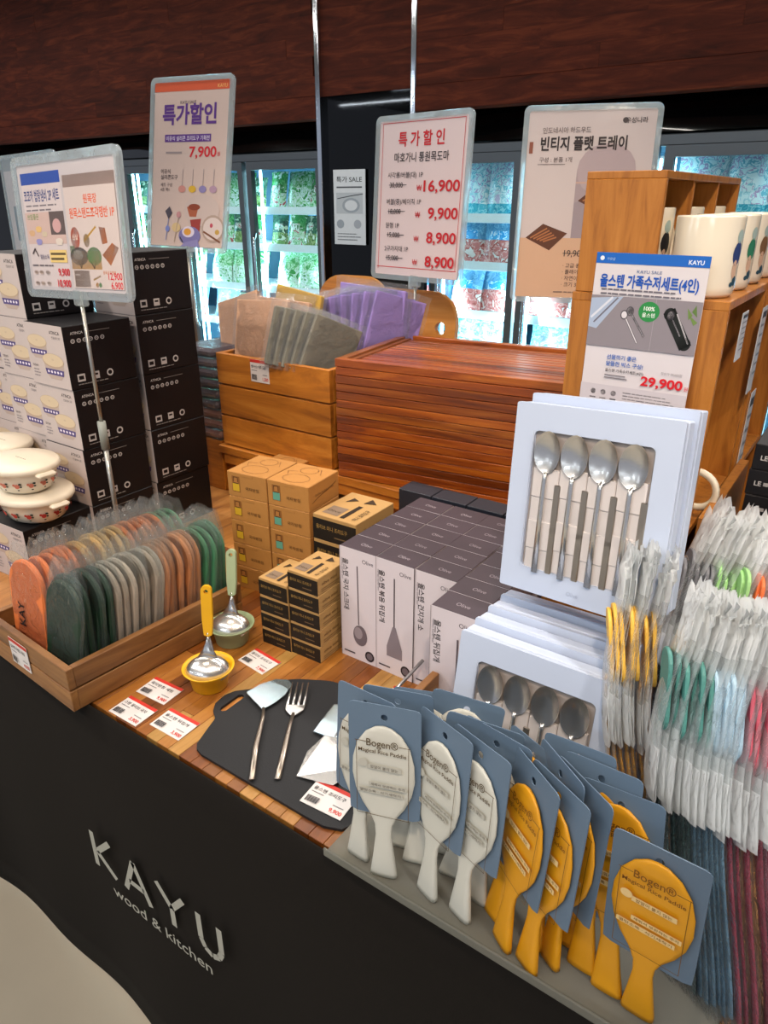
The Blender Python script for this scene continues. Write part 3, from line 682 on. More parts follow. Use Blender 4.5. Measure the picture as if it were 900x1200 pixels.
pack('peach cleaning cloth pack in front of the leaning peach one', '#c39a7c', (-1.30, 1.31, zc), (R(-14), R(-3), R(2)), .17, .15, key='peach')
pack('peach cleaning cloth pack behind the grey packs', '#c39a7c', (-1.27, 1.35, zc), (R(-10), R(2), R(2)), .17, .15, key='peach')
pack('yellow cleaning cloth pack peeking out behind the peach ones', '#c9a34a', (-1.27, 1.40, zc + .02), (R(-8), R(8), 0), .15, .15, key='yellow')
for k in range(5): pack('grey cleaning cloth pack, %s from the left beside the peach packs' % nth(k), '#7c7b70', (-1.195 + .022 * k, 1.30 + .004 * k, zc - .005 - .004 * k), (R(-4), R(16 + 2 * k), R(58)), .125, .14, key='grey')
for k in range(7): pack('purple cleaning cloth pack, %s from the left of the purple bunch' % nth(k), '#9a86cc', (-1.165 + .017 * k, 1.50 + .006 * k, zc), (R(-4), R(-14 + 5 * k), R(52)), .14, .155, key='purple')
pack('purple cleaning cloth pack lying flat against the back of the purple bunch', '#9a86cc', (-1.14, 1.56, zc + .02), (R(-5), R(4), R(5)), .2, .15, key='purplewide')

# folded wrapped towels beside the crate
M_TW = [mat('towel_plum', '#4a3c48', rough=.5, var=.2, rnd=.15), mat('towel_pink', '#8a5a4c', rough=.5, var=.2, rnd=.15)]
for k in range(9):
    o = thing('folded_towel', 'wrapped folded towel in plum shades, %s of the pile left of the slatted crate' % nth(8 - k, 'topmost'), 'towel', (-1.49 + random.uniform(-.003, .003), 1.36, .957 + .028 * k), R(random.uniform(-3, 3)), 'pile of wrapped towels')
    add('towel_body', G().box((0, 0, .0125), (.13, .18, .023), .008).mesh('towel', M_TW[1 if k < 3 else 0]), o); add('wrapper', G().box((0, 0, .0125), (.135, .186, .0262), .008).mesh('wrapper', CF), o)
thing('towel_plinth', 'wooden block under the pile of wrapped towels', 'plinth', (-1.49, 1.36, TL), me=G().box((0, 0, .0725), (.12, .18, .145), .002).mesh('plinth', M_BR))

# ---------------------------------------------------------------- mahogany tray stack
M_MH = wood('mahogany', ['#642f12', '#9c581c', '#c08030'], axis=0, scale=11, stretch=11, rough=.35, coat=.35, vr=(.85, 1.12), pick=['#fff0d0', '#d8b898', '#ffd8b0', '#f0cca0', '#a88870', '#ffe4b8', '#ecc8a0', '#c09a80'])
M_MHY = wood('mahogany_y', ['#54290f', '#7f4416', '#9c5a24'], axis=1, scale=11, stretch=11, rough=.35, coat=.35, vr=(.85, 1.12))
TW, TD, TH, NT = .535, .36, .0185, 15
yt = R(7.5)
def tray_parts(t, top):
    for s in (-1, 1):
        add('long_rail', MR[0], t, (0, s * (TD / 2 - .009), TH / 2)); add('short_rail', MR[1], t, (s * (TW / 2 - .009), 0, TH / 2))
    if top:
        n = 13; p = (TD - .036) / n
        sm_ = G().box((0, 0, 0), (TW - .037, p - .0045, .006), .001).mesh('slat', M_MH)
        for k in range(n): add('slat', sm_, t, (0, -TD / 2 + .018 + p * (k + .5), .006))
        for s in (-1, 1): add('inner_step', G().box((s * (TW / 2 - .024), 0, .0095), (.012, TD - .04, .006), .001).mesh('step', M_MHY), t)
    else: add('tray_base', MR[2], t, (0, 0, .004))
MR = [G().box((0, 0, 0), (TW, .018, TH - .0008), .0012).mesh('long_rail', M_MH), G().box((0, 0, 0), (.018, TD - .037, TH - .0008), .0012).mesh('short_rail', M_MHY), G().box((0, 0, 0), (TW - .037, TD - .037, .005)).mesh('tray_base', M_MH)]
cen = Vector((-1.004, 1.247, 0)) + Matrix.Rotation(yt, 3, 'Z') @ Vector((TW / 2, TD / 2, 0))
for k in range(NT):
    i = NT - 1 - k
    t = thing('serving_tray', 'mahogany slatted serving tray, %s of the tall tray stack' % nth(i, 'topmost'), 'tray', (cen.x + random.uniform(-.0015, .0015), cen.y, .9555 + k * (TH + .0002)), yt + R(random.uniform(-.3, .3)), 'stack of mahogany serving trays')
    tray_parts(t, i == 0)

# ---------------------------------------------------------------- kraft boxes
M_KR = mat('kraft_card', '#ad7838', rough=.7, var=.06, scale=80, rnd=.05)
def kraft(kind, w=.096, d=.105, h=.052):
    key = 'kraft' + kind
    e = '#c9a22a' if kind == 'yellow' else '#5f9c86'
    fr = [('r', .12, .22, .2, .62, '#8a5a2c'), ('r', .135, .24, .17, .3, e), ('p', [(.16, .54), (.28, .54), (.26, .78), (.18, .78)], '#a8713a'), ('l', [(.16, .56), (.28, .56)], .02, '#4a3018'), ('l', [(.17, .62), (.17, .8), (.27, .8), (.27, .62)], .012, '#4a3018'),
          ('t', .46, .36, .15, '국자받침', '#5a3c20', 'L', .004, 0, .34)]
    top = [('l', [(.5 + .3 * math.cos(a / 14 * 6.283), .28 + .2 * math.sin(a / 14 * 6.283)) for a in range(15)], .009, '#6a4422'), ('l', [(.5 + .2 * math.cos(a / 14 * 6.283), .72 + .16 * math.sin(a / 14 * 6.283)) for a in range(15)], .009, '#6a4422'), ('l', [(.2, .4), (.1, .55), (.3, .6)], .009, '#6a4422'), ('l', [(.7, .85), (.85, .6)], .009, '#6a4422')]
    sd = [('l', [(.1, .3), (.3, .42), (.6, .5), (.9, .66)], .012, '#6a4422'), ('t', .2, .5, .14, 'ladle holder set', '#6a4422', 'L', 0, 0, .6)]
    return fr, top, sd, w, d, h
kraft_src = {}
def kraft_box(kind, label, loc, yaw):
    fr, top, sd, w, d, h = kraft(kind)
    if kind not in kraft_src:
        t = thing('kraft_box', label, 'box', loc, yaw, 'kraft ladle rest boxes'); kraft_src[kind] = t
        add('box_body', G().box((0, 0, h / 2), (w, d, h), .0012).mesh('kraft_body', M_KR), t)
        prints('kf' + kind, w, h, fr, t, (0, -d / 2, h / 2), FRONT); prints('kt', w, d, top, t, (0, 0, h)); prints('ks', d, h, sd, t, (w / 2, 0, h / 2), RIGHT)
        add('lid_flap', G().box((0, -d / 2 - .0003, h - .004), (.03, .0008, .006), .0003).mesh('flap', M_KR), t)
        return t
    return dup(kraft_src[kind], loc, yaw, label)
yk = R(6)
def kp(a, b): v = Matrix.Rotation(yk, 3, 'Z') @ Vector((a, b, 0)); return -1.012 + v.x, .903 + v.y
for c, kd in ((0, 'yellow'), (1, 'teal')):
    for k in range(5):
        x, y = kp(.049 + c * .099, .054); kraft_box(kd, 'kraft box with %s emblem, %s of its column by the green ladle' % (kd, nth(4 - k, 'topmost')), (x, y, T + k * .0523), yk + R(random.uniform(-.8, .8)))
for k in range(3):
    x, y = kp(.049 - .14, .29); kraft_box('yellow', 'kraft box with yellow emblem, %s of the rear column beside the black cartons' % nth(2 - k, 'topmost'), (x - .02, y + .03, T + k * .0523), yk)

# small boxes: kraft with a black sleeve
M_SL = mat('black_sleeve', '#1d1813', rough=.5, var=.08)
def sleeve(w, d, h):
    fr = [('r', 0, 0, 1, .86, '#1d1813'), ('t', .08, .46, .2, '올리브 미니 조리도구', '#94753f', 'L', .012, 0, .72), ('r', .5, .2, .3, .05, '#6a543a')]
    tp = [('r', .12, .1, .36, .3, '#7d6a58'), ('t', .14, .2, .09, 'Olive', '#3a2a18', 'L', 0, 0, .3), ('r', .55, .08, .1, .5, '#2a1e12'), ('p', [(.2, .6), (.4, .74), (.25, .8)], '#3a2a18'), ('p', [(.55, .7), (.8, .76), (.6, .9)], '#3a2a18'), ('t', .9, .1, .1, '미니 조리도구', '#3a2a18', 'L', .01, 90, .5)]
    sd = [('t', .12, .5, .24, 'olive mini', '#6a4a26', 'L', .01, 0, .5), ('r', .1, .26, .7, .06, '#8a6a40'), ('r', .1, .14, .5, .05, '#8a6a40')]
    return fr, tp, sd
sl_src = {}
def sleeve_box(label, loc, yaw, dims, group):
    if dims not in sl_src:
        w, d, h = dims; fr, tp, sd = sleeve(w, d, h)
        t = thing('sleeved_box', label, 'box', loc, yaw, group); sl_src[dims] = t
        add('box_body', G().box((0, 0, h / 2), (w, d, h), .001).mesh('kraft_body', mat('kraft_pale', '#ad8750', rough=.7, var=.06)), t)
        k = '%g%g' % (w, d); prints('sf' + k, w, h, fr, t, (0, -d / 2, h / 2), FRONT); prints('st' + k, w, d, tp, t, (0, 0, h)); prints('ss' + k, d, h, sd, t, (w / 2, 0, h / 2), RIGHT)
        return t
    o = dup(sl_src[dims], loc, yaw, label); o['group'] = group; return o
D1 = (.066, .085, .0335)
for k in range(5): sleeve_box('small kraft box with black front, %s of the right column before the ladle boxes' % nth(4 - k, 'topmost'), (-.722, .833, T + k * .034), R(2 + random.uniform(-1, 1)), D1, 'small sleeved boxes')
for k in range(4): sleeve_box('small kraft box with black front, %s of the left column by the green bowl' % nth(3 - k, 'topmost'), (-.789, .828, T + k * .034), R(2 + random.uniform(-1, 1)), D1, 'small sleeved boxes')
D2 = (.1, .125, .05)
for k in range(4): sleeve_box('wide kraft box with black front, %s of the column between kraft tower and ladle boxes' % nth(3 - k, 'topmost'), (-.757, .985, T + .013 + k * .0505), R(1), D2, 'wide sleeved boxes')
thing('wooden_spacer', 'thin wooden spacer under the wide sleeved boxes', 'spacer', (-.757, .985, T), me=G().box((0, 0, .006), (.09, .11, .012)).mesh('spacer', M_CR))

# ladle boxes: white fronts, dark tops
M_LB = mat('dark_top_card', '#3b3038', rough=.45, var=.05, rnd=.06); BW, BD_, BH = .0745, .0505, .2185
NAMES = ['올스텐 국자 스크대', '올스텐 볶음 뒤집개', '올스텐 건지개 소', '올스텐 뒤집개']
def ladle_face(kind, nm):
    it = [('r', 0, 0, 1, 1, '#d6ccd0'), ('t', .93, .9, .048, 'Olive', '#4a3f48', 'R', 0, 0, .3), ('t', .1, .9, .058, nm, '#1d181c', 'L', .012, -90), ('t', .05, .9, .022, 'stainless kitchen tool', '#6a6066', 'L', 0, -90)]
    if kind == 'ladle': it += [('l', [(.49, .86), (.51, .34)], .028, '#5c5258'), ('e', .55, .24, .2, .095, '#6f646a'), ('e', .5, .26, .12, .055, '#9a8f94')]
    elif kind == 'turner': it += [('l', [(.5, .86), (.5, .42)], .03, '#40373d'), ('p', [(.46, .44), (.54, .44), (.72, .25), (.72, .16), (.3, .16), (.3, .25)], '#857a80')]
    else: it += [('l', [(.62, .8), (.62, .3)], .04, '#5c5258'), ('e', .6, .2, .2, .09, '#857a80')]
    it += [('e', .82, .075, .13, .048, '#2a2328'), ('e', .82, .075, .09, .032, '#6a6066'), ('r', .08, .05, .32, .012, '#4a4046'), ('r', 0, 0, .012, 1, '#8f8589')]
    return it
lb_src = {}
def ladle_box(kind, nm, label, loc, yaw=0):
    k = kind + nm
    if k not in lb_src:
        t = thing('ladle_box', label, 'box', loc, yaw, 'white and dark ladle boxes'); lb_src[k] = t
        add('box_body', G().box((0, 0, BH / 2), (BW, BD_, BH), .0008).mesh('ladle_box', M_LB), t)
        prints('lf' + k, BW, BH, ladle_face(kind, nm), t, (0, -BD_ / 2, BH / 2), FRONT)
        prints('lt', BW, BD_, [('t', .55, .35, .24, 'Olive', '#9a8f96', 'C', 0, 0, .3)], t, (0, 0, BH))
        prints('ls', BD_, BH, [('r', 0, 0, 1, 1, '#b9afb2'), ('t', .6, .9, .05, nm, '#4a4046', 'L', .01, -90)], t, (BW / 2, 0, BH / 2), RIGHT)
        return t
    return dup(lb_src[k], loc, yaw, label)
cols = [(-.6385, .864, 5, 'ladle', 0), (-.563, .864, 5, 'turner', 1), (-.4875, .864, 5, 'strainer', 2), (-.412, .787, 6, 'strainer', 3)]
cn = ['column beside small kraft boxes', 'second column from small kraft boxes', 'third column from small kraft boxes', 'column jutting out by spoon sets']
for ci, (x, y, n, kd, ni) in enumerate(cols):
    for r_ in range(n):
        ladle_box(kd, NAMES[ni], 'white and dark ladle box, %s from front, %s' % (nth(r_), cn[ci]), (x + .004 * r_ * 0 + random.uniform(-.001, .001), y + r_ * .0513, T + (random.uniform(0, .0) if r_ else 0)), R(random.uniform(-.6, .6)))
M_NV = mat('navy_card', '#20242e', rough=.4, var=.05)
for k in range(4): thing('navy_box', 'navy black box, %s from the left in the back row under the riser edge' % nth(k), 'box', (-.70 + .078 * k, 1.135, T), 0, 'navy boxes behind the ladle boxes', G().box((0, 0, .109), (.076, .05, .218), .001).mesh('navy_box', M_NV))
# ================================================================ right side: shelf, mugs, spoon sets, wrapped utensils, paddles
M_OAK = wood('shelf_oak', ['#8e5318', '#b06f26', '#bd7c32'], axis=2, scale=16, stretch=10, rough=.5, coat=.08, vr=(.96, 1.04))
def cube_shelf(label, x0, x1, y0, y1, z0, z1, divs=(), shelves=(), th=.011, divy=()):
    t = thing('cube_shelf', label, 'shelf', ((x0 + x1) / 2, (y0 + y1) / 2, z0)); cx, cy = (x0 + x1) / 2, (y0 + y1) / 2; h = z1 - z0
    def bb(n, a0, a1, b0, b1, c0, c1): add(n, G().box(((a0 + a1) / 2 - cx, (b0 + b1) / 2 - cy, (c0 + c1) / 2 - z0), (a1 - a0, b1 - b0, c1 - c0), .0008).mesh(n, M_OAK), t)
    bb('front_panel', x0, x1, y0, y0 + th, z0, z1 - th); bb('rear_panel', x0, x1, y1 - th, y1, z0, z1 - th)
    bb('top_panel', x0, x1, y0, y1, z1 - th, z1); bb('bottom_panel', x0, x1, y0 + th, y1 - th, z0, z0 + th); bb('side_panel', x0, x0 + th, y0 + th, y1 - th, z0 + th, z1 - th)
    for y in divy: bb('divider', x0 + th, x1 - .002, y - .004, y + .004, z0 + th, z1 - th)
    for z in shelves: bb('shelf_board', x0 + th, x1 - .001, y0 + th, y1 - th, z - .006, z + .006)
    return t
cube_shelf('tall wooden cube shelf with the blue-headed price sheet on its front', -.365, -.165, .972, 1.255, T, 1.447, shelves=(1.13,), divy=())
cube_shelf('second tall wooden cube shelf, right behind the one with the blue-headed sheet', -.365, -.160, 1.258, 1.54, T, 1.447, shelves=(1.13,))
cube_shelf('small wooden pigeonhole box standing on the tall cube shelf', -.362, -.262, .974, 1.43, 1.4475, 1.594, divy=(1.125, 1.277), th=.009)
for k, (y, z, hh) in enumerate(((1.09, 1.39, .05), (1.225, 1.35, .10), (1.29, 1.17, .16))):
    t = thing('shelf_label', ('small white label sheet at the top edge of the cube shelf side', 'tall white label sheet on the cube shelf side below the mugs', 'long grey white label sheet low on the rear cube shelf side')[k], 'label', (-.1585 if k else -.1635, y, z), RIGHT)
    add('sheet', G().box((0, 0, 0), (.04, hh * 1.3, .001)).mesh('sheet', mat('label_paper', '#c7cbd0', rough=.5)), t)
    prints('lab%d' % k, .04, hh * 1.3, [('r', .1, .88, .8, .07, '#3a4048')] + lines(.12, .78, .76, 6, .11, .03, '#6d747c', k), t, (0, 0, .0005))

M_MUG = mat('mug_glaze', '#e6dcc6', rough=.15, var=.02, coat=.6)
def mug(label, loc, yaw, shirt=None, r=.0405, h=.095):
    t = thing('mug', label, 'mug', loc, yaw, 'cream mugs on the wooden shelf')
    prof = [(0, 0), (r * .9, 0), (r * .98, .004), (r, .012), (r, h - .002), (r * .985, h), (r * .95, h - .001), (r * .93, h - .006), (r * .93, .008), (0, .006)]
    add('mug_body', G().lathe(prof, 40).mesh('mug_body', M_MUG), t)
    hp = [(r * .97 + .034 * math.sin(math.pi * k / 12) ** .8, 0, h * .5 + h * .3 * math.cos(math.pi * k / 12)) for k in range(13)]
    add('handle', G().tube(hp, [(.0055, .0042)] * 13, 8, up=(0, 1, 0)).mesh('handle', M_MUG), t)
    if shirt:
        g = G(); cols_ = ['#a0b6b2', shirt, '#c9a890', '#2a4a5a']
        def patch(cx, cz, rx, rz, ci, n=14):
            ps = []
            for q in range(n):
                b = 2 * math.pi * q / n; a = (cx + rx * math.cos(b)) / r - math.pi / 2; ps.append(((r + .0005) * math.cos(a), (r + .0005) * math.sin(a), cz + rz * math.sin(b)))
            g.add(ps, [list(range(n))], ci)
        patch(0, .072, .0062, .008, 0); patch(-.001, .052, .0085, .014, 1); patch(-.002, .034, .005, .011, 2); patch(.002, .02, .0045, .006, 3); patch(-.004, .016, .0035, .003, 3)
        add('painted_figure', g.mesh('figure', [ink(c) for c in cols_], recalc=False), t)
    return t
zt = 1.448
mug('cream mug with a blue-shirted painted figure, nearest on top of the cube shelf', (-.213, 1.02, zt), R(75), '#2c3f72')
mug('cream mug with a green-shirted painted figure, behind the blue-shirted mug', (-.213, 1.122, zt), R(72), '#2f7a5c')
mug('cream mug third in the row at the right picture edge', (-.213, 1.224, zt), R(70), '#7a5a3a')
mug('cream mug fourth in the row on the rear cube shelf', (-.213, 1.33, zt), R(70), '#3a4a6a')
zp = 1.4568
mug('cream mug inside the front compartment of the pigeonhole box', (-.304, 1.04, zp), R(70), '#1c1c22')
mug('cream mug inside the middle compartment of the pigeonhole box', (-.304, 1.2, zp), R(90))
mug('cream mug inside the rear compartment of the pigeonhole box', (-.304, 1.35, zp), R(90))
mug('cream mug with its handle sticking out of the lower shelf compartment', (-.219, 1.04, 1.1365), R(-12), r=.042, h=.09)
# blue-headed sheet standing against the shelf
t = thing('price_sheet', 'blue-headed price sheet for a cutlery set, against the cube shelf front', 'price sheet', (-.265, .9665, 1.396), (R(90 - 1.5), R(0), R(-1.5)))
add('sheet', G().box((0, 0, 0), (.142, .205, .0012)).mesh('sheet', mat('sheet_paper', '#d9d3d6', rough=.45, var=.01)), t)
def spoon_pic(x, y, s, an, c='#d8d4d8'):
    dx, dy = math.cos(an), math.sin(an) * .7
    return [('l', [(x, y), (x + dx * s, y + dy * s)], .018, '#4a464c'), ('l', [(x, y), (x + dx * s, y + dy * s)], .01, c), ('e', x, y, .035, .03, '#5a565c'), ('e', x, y, .026, .022, c)]
prints('kayu', .142, .205, [('r', 0, .935, 1, .065, '#1f66c0'), ('t', .95, .95, .035, 'KAYU', '#e6eef8', 'R', .02), ('e', .055, .966, .02, .014, '#e6eef8'), ('t', .1, .955, .02, '카유샵', '#a9c8ee', 'L'),
    ('t', .5, .885, .026, 'KAYU SALE', '#4a6a9a', 'C', 0, 0, .22), ('t', .5, .8, .085, '올스텐 가족수저세트(4인)', '#1f56b4', 'C', .03, 0, .88)] + lines(.08, .775, .84, 2, .026, .009, '#6a6670', 3) +
    [('r', 0, .42, 1, .32, '#8d868c'), ('p', [(0, .72), (.3, .74), (.08, .53), (0, .54)], '#a9b8cf'), ('l', [(.02, .6), (.2, .73)], .02, '#d6dae4'), ('l', [(.05, .57), (.25, .73)], .014, '#6e6a78'), ('r', .6, .42, .005, .32, '#a39ca2')] +
    spoon_pic(.33, .63, .28, R(-58)) + spoon_pic(.38, .655, .26, R(-54)) + [('l', [(.74, .66), (.9, .48)], .11, '#1e211f'), ('e', .74, .655, .055, .04, '#1e211f'), ('e', .9, .485, .055, .04, '#1e211f')] + spoon_pic(.745, .65, .2, R(-58)) + [('l', [(.8, .66), (.93, .49)], .012, '#c9c6c9'),
    ('e', .55, .66, .095, .062, '#2f8a48'), ('t', .55, .667, .034, '100%', '#eef6ee', 'C', .02), ('t', .55, .628, .03, '올스텐', '#eef6ee', 'C', .01), ('p', [(.88, .7), (.93, .66), (.9, .63)], '#6f8a4a'), ('p', [(.95, .72), (.97, .65), (.92, .68)], '#5f7a40'), ('p', [(.9, .66), (.98, .62), (.95, .6)], '#6f8a4a'),
    ('t', .22, .345, .034, '선물하기 좋은', '#2c62b4', 'L', .015), ('t', .22, .302, .034, '알뜰한 박스 구성!', '#2c62b4', 'L', .015), ('t', .22, .262, .024, '올스텐 가족수저세트(4인)', '#2a282c', 'L', .008), ('r', .22, .235, .2, .007, '#7a767c'), ('r', .22, .218, .22, .007, '#7a767c'),
    ('t', .95, .2, .082, '29,900', '#d4202c', 'R', .03, 0, .38), ('t', .965, .2, .03, '원', '#d4202c', 'L', .01), ('t', .93, .285, .02, '정상가 59,000원', '#8a868c', 'R'), ('r', 0, 0, 1, .17, '#cbc5cb')] +
    [q for k in range(3) for q in (('e', .13 + .1 * k, .12, .025, .018, '#7a767c'), ('e', .13 + .1 * k, .12, .019, .013, '#cbc5cb'), ('r', .1 + .1 * k, .075, .06, .009, '#4a464c'))] + lines(.42, .13, .5, 4, .02, .007, '#8a868c', 8), t, (0, 0, .0007))

# stainless spoon gift boxes
M_WB = mat('white_gift_card', '#bfcbe0', rough=.4, var=.02)
M_WI = mat('white_insert', '#d9d2cf', rough=.55, var=.03)
M_ST = mat('stainless', '#d0cecb', rough=.24, metal=.92, var=.05, scale=10)
M_STB = mat('brushed_stainless', '#a89e92', rough=.32, metal=.9, var=.08, scale=60)
def spoon_bowl(g, c, w, l, dep, mi=0, nx=10, ny=12):
    def fn(u, v):
        a = 2 * math.pi * u; r_ = v; x = r_ * w / 2 * math.cos(a); y = r_ * l / 2 * math.sin(a) * (1 - .12 * math.cos(a) * 0)
        return (c[0] + x, c[1] + y, c[2] - dep * (1 - r_ * r_))
    g.grid(fn, 20, 6, mi)
GW, GH, GT = .212, .244, .030
gift = {}
def gift_box(label, loc, rot, full):
    t = thing('spoon_set_box', label, 'gift box', loc, rot, 'stainless spoon set boxes'); cz = GH / 2
    # local frame: x right, z up, front at y = 0, body towards +y
    if 'b' not in gift:
        g = G().box((0, GT / 2 + .006, cz), (GW - .002, GT - .012, GH - .002), .0015); gift['b'] = g.mesh('gift_body', M_WB)
        op = rrect(GW, GH, .003, 4); ip = rrect(GW * .73, GH * .73, .007, 4); gift['f'] = G().ring(op, ip, 0, .006).mesh('window_frame', M_WB)
        gift['i'] = G().box((0, 0, 0), (GW * .74, .001, GH * .74)).mesh('insert_back', mat('insert_grey', '#a89e98', rough=.6))  # even brown-grey backing card behind the spoons
        gb = G()
        gb.box((0, 0, 0), (.0362, .006, .038), .001); gift['band'] = gb.mesh('card_band', M_WI)
        gs = G(); spoon_bowl(gs, (0, .052, .004), .036, .053, .0055)
        gs.tube([(0, .028, .002), (0, .018, .0035), (0, -.03, .004), (0, -.105, .003)], [(.0035, .002), (.003, .0018), (.0034, .0014), (.0045, .0014)], 8, up=(0, 0, 1)); gift['s'] = gs.mesh('spoon', M_ST)
        gift['c'] = G().box((0, 0, 0), (.0085, .003, .062), .001).mesh('chopstick', M_STB)
        gift['w'] = G().box((0, 0, 0), (GW * .73, .0008, GH * .73)).mesh('window', film('gift_window', '#ffffff', gloss=.4, bump=.25, bscale=7, rough=.04))
    add('box_body', gift['b'], t)
    add('window_frame', gift['f'], t, (0, 0.006, cz), FRONT)
    if full:
        add('insert_panel', gift['i'], t, (0, .0055, cz))
        for k in range(4):
            x = -.0555 + .037 * k
            add('spoon', gift['s'], t, (x, .001, cz + .012), FRONT)
            for zz in (-.006, -.060): add('chopstick', gift['c'], t, (x + .018, .0005, cz + zz))
            for zz, yy in ((.024, .0035), (-.014, .0048), (-.044, .0035), (-.074, .0048)): add('card_band', gift['band'], t, (x, yy, cz + zz + (.004 if k % 2 else 0)))
        add('window', gift['w'], t, (0, -.0022, cz))
        prints('gb', GW, GH, [('t', .5, .045, .03, 'Olive', '#aab4c6', 'C')], t, (0, -.0002, cz), FRONT)
    return t
gift_box('white spoon set box leaning on the shelf, window showing four spoons', (-.2485, .7665, 1.094), (R(-9.2), R(-3.9), R(-7.1)), True)
gift_box('white spoon set box directly behind the upper front box', (-.243, .800, 1.099), (R(-9.2), R(-3.9), R(-7.1)), False)
for k in range(4): gift_box('white spoon set box, %s of lower stack behind blue cards' % ('front one' if k == 0 else nth(k) + ' from the front'), (-.255 + .001 * k, .652 + .037 * k, .815 + .0005 * k), (R(-9.5), 0, R(.5 * k)), k == 0)
t = thing('wooden_side_board', 'wooden side board left of the lower spoon set boxes', 'board', (-.434, .69, T), me=G().box((0, 0, .055), (.012, .134, .11), .001).mesh('side_board', M_CRY))
thing('wooden_side_board', 'upright wooden board between the cube shelf and the black letter boxes', 'board', (-.145, 1.1, T), me=G().box((0, 0, .18), (.014, .29, .36), .001).mesh('side_board', M_OAK))
NB = 13; lb_me = G().box((0, 0, .0175), (.2, .2, .035), .001).mesh('black_box', M_BLKC)
for k in range(NB):
    t = thing('black_carton', 'flat black carton with small white letters, %s of the stack at right edge' % nth(NB - 1 - k, 'topmost'), 'carton', (-.008 + random.uniform(-.001, .001), 1.10, T + k * .0355), R(random.uniform(-.6, .6)), 'flat black cartons at the right edge')
    add('carton_body', lb_me, t)
    prints('le', .2, .035, [('t', .045, .4, .26, 'LE', '#b9b5b2', 'L', .02), ('r', .10, .42, .03, .14, '#9a9693')], t, (0, -.1, .0175), FRONT)
thing('peach_box', 'small peach coloured box on top of the flat black cartons at right', 'box', (.02, 1.1, T + NB * .0355), 0, None, G().box((0, 0, .02), (.16, .16, .04), .002).mesh('peach_box', mat('peach_card', '#c98a68', rough=.6)))

# ---------------------------------------------------------------- wrapped silicone utensils
FROST = {k: film('frosted_' + k, '#ffffff', milky=m_, gloss=g_, bump=.6, bscale=50, rough=.3, mcol=c) for k, m_, g_, c in (('top', .82, .10, '#fbfdfd'), ('half', .5, .12, '#f4f8f8'), ('mid', .3, .13, '#eef4f6'), ('low', .10, .16, '#c4d0d6'))}
UC = {'yellow': ('#e6b648', '#c08c34'), 'teal': ('#4c8a82', '#34504f'), 'blue': ('#a9c6d8', '#5d7f95'), 'pink': ('#c4586a', '#8f3244'), 'orange': ('#e8733c', '#b8552a'), 'green': ('#93c47e', '#5f8a50'), 'grey': ('#6e6f74', '#4a4b50')}
UL = .335
def bow(z): return -.020 * math.sin(math.pi * (max(0, z) / UL) ** 1.35)
us = {}
def utensil(kd):
    if kd in us: return us[kd]
    h, s = UC[kd]; L_ = UL
    mh = mat('silicone_' + kd, h, rough=.55, var=.08, rnd=.1); ms = mat('handle_' + kd, s, rough=.5, var=.08, rnd=.12)
    g = G()
    pl = rrect(.042, .085, .018, 5); M = Matrix.Translation((bow(.285), 0, .285)) @ Matrix.Rotation(R(90), 4, 'Y') @ Matrix.Rotation(R(90), 4, 'Z')
    g.prism(pl, -.0022, .0022, .001, M=M)
    hd = g.mesh('head', mh)
    g = G(); zs = [i * .25 / 10 for i in range(11)]; g.tube([(bow(z), 0, z) for z in zs], [(.0075 + .001 * math.cos(i), .0022) for i in range(11)], 8, up=(1, 0, 0)); hn = g.mesh('handle', ms)
    def sleeve_(z0, z1, w0, w1, t0, seed, nx, ny, jag, nm, mt):
        g = G(); rr = random.Random(seed)
        for sd in (-1, 1):
            def fn(u, v, sd=sd):
                z = z0 + (z1 - z0) * v; w = w0 + (w1 - w0) * v; th = t0 * (1 - abs(2 * u - 1) ** 3) * (1 - .6 * max(0, v - .75) * 4) + .0006
                j = rr.uniform(-1, 1) * jag * (v > .8) 
                return (bow(z) + sd * th / 2 + rr.uniform(-.0006, .0006) + (rr.uniform(-.003, .003) if v > .85 else 0), (u - .5) * w, z + j)
            g.grid(fn, nx, ny)
        if isinstance(mt, list):
            for q in range(len(g.f)):
                z = z0 + (z1 - z0) * (((q % (nx * ny)) // nx) + .5) / ny + rr.uniform(-.008, .008); g.m[q] = 1 if .252 < z < .322 else (2 if .232 < z < .338 else 0)
        return g.mesh(nm, mt, recalc=False)
    tops = [sleeve_(.175, .395, .062, .05, .0072, sd, 6, 16, .010, 'frosted_bag', [FROST['top'], FROST['mid'], FROST['half']]) for sd in (1, 2, 3)]
    low = sleeve_(-.012, .235, .028, .036, .0066, 5, 4, 10, .003, 'sleeve', FROST['low'])
    us[kd] = (hd, hn, tops, low); return us[kd]
def place_utensil(kd, foot, top, yaw, label, group):
    hd, hn, tops, low = utensil(kd); F = Vector(foot) + Vector((.008, 0, 0)); Tp = Vector(top) + Vector((.013, 0, 0)); d = (Tp - F).normalized()
    xa = Vector((math.cos(yaw), math.sin(yaw), 0)); xa = (xa - d * xa.dot(d)).normalized(); ya = d.cross(xa); Mx = Matrix((xa, ya, d)).transposed()
    t = thing('wrapped_utensil', label, 'utensil', F, Mx.to_euler(), group)
    add('head', hd, t); add('handle', hn, t); add('frosted_bag', random.choice(tops), t); add('sleeve', low, t)
GU = 'plastic-wrapped silicone utensils'
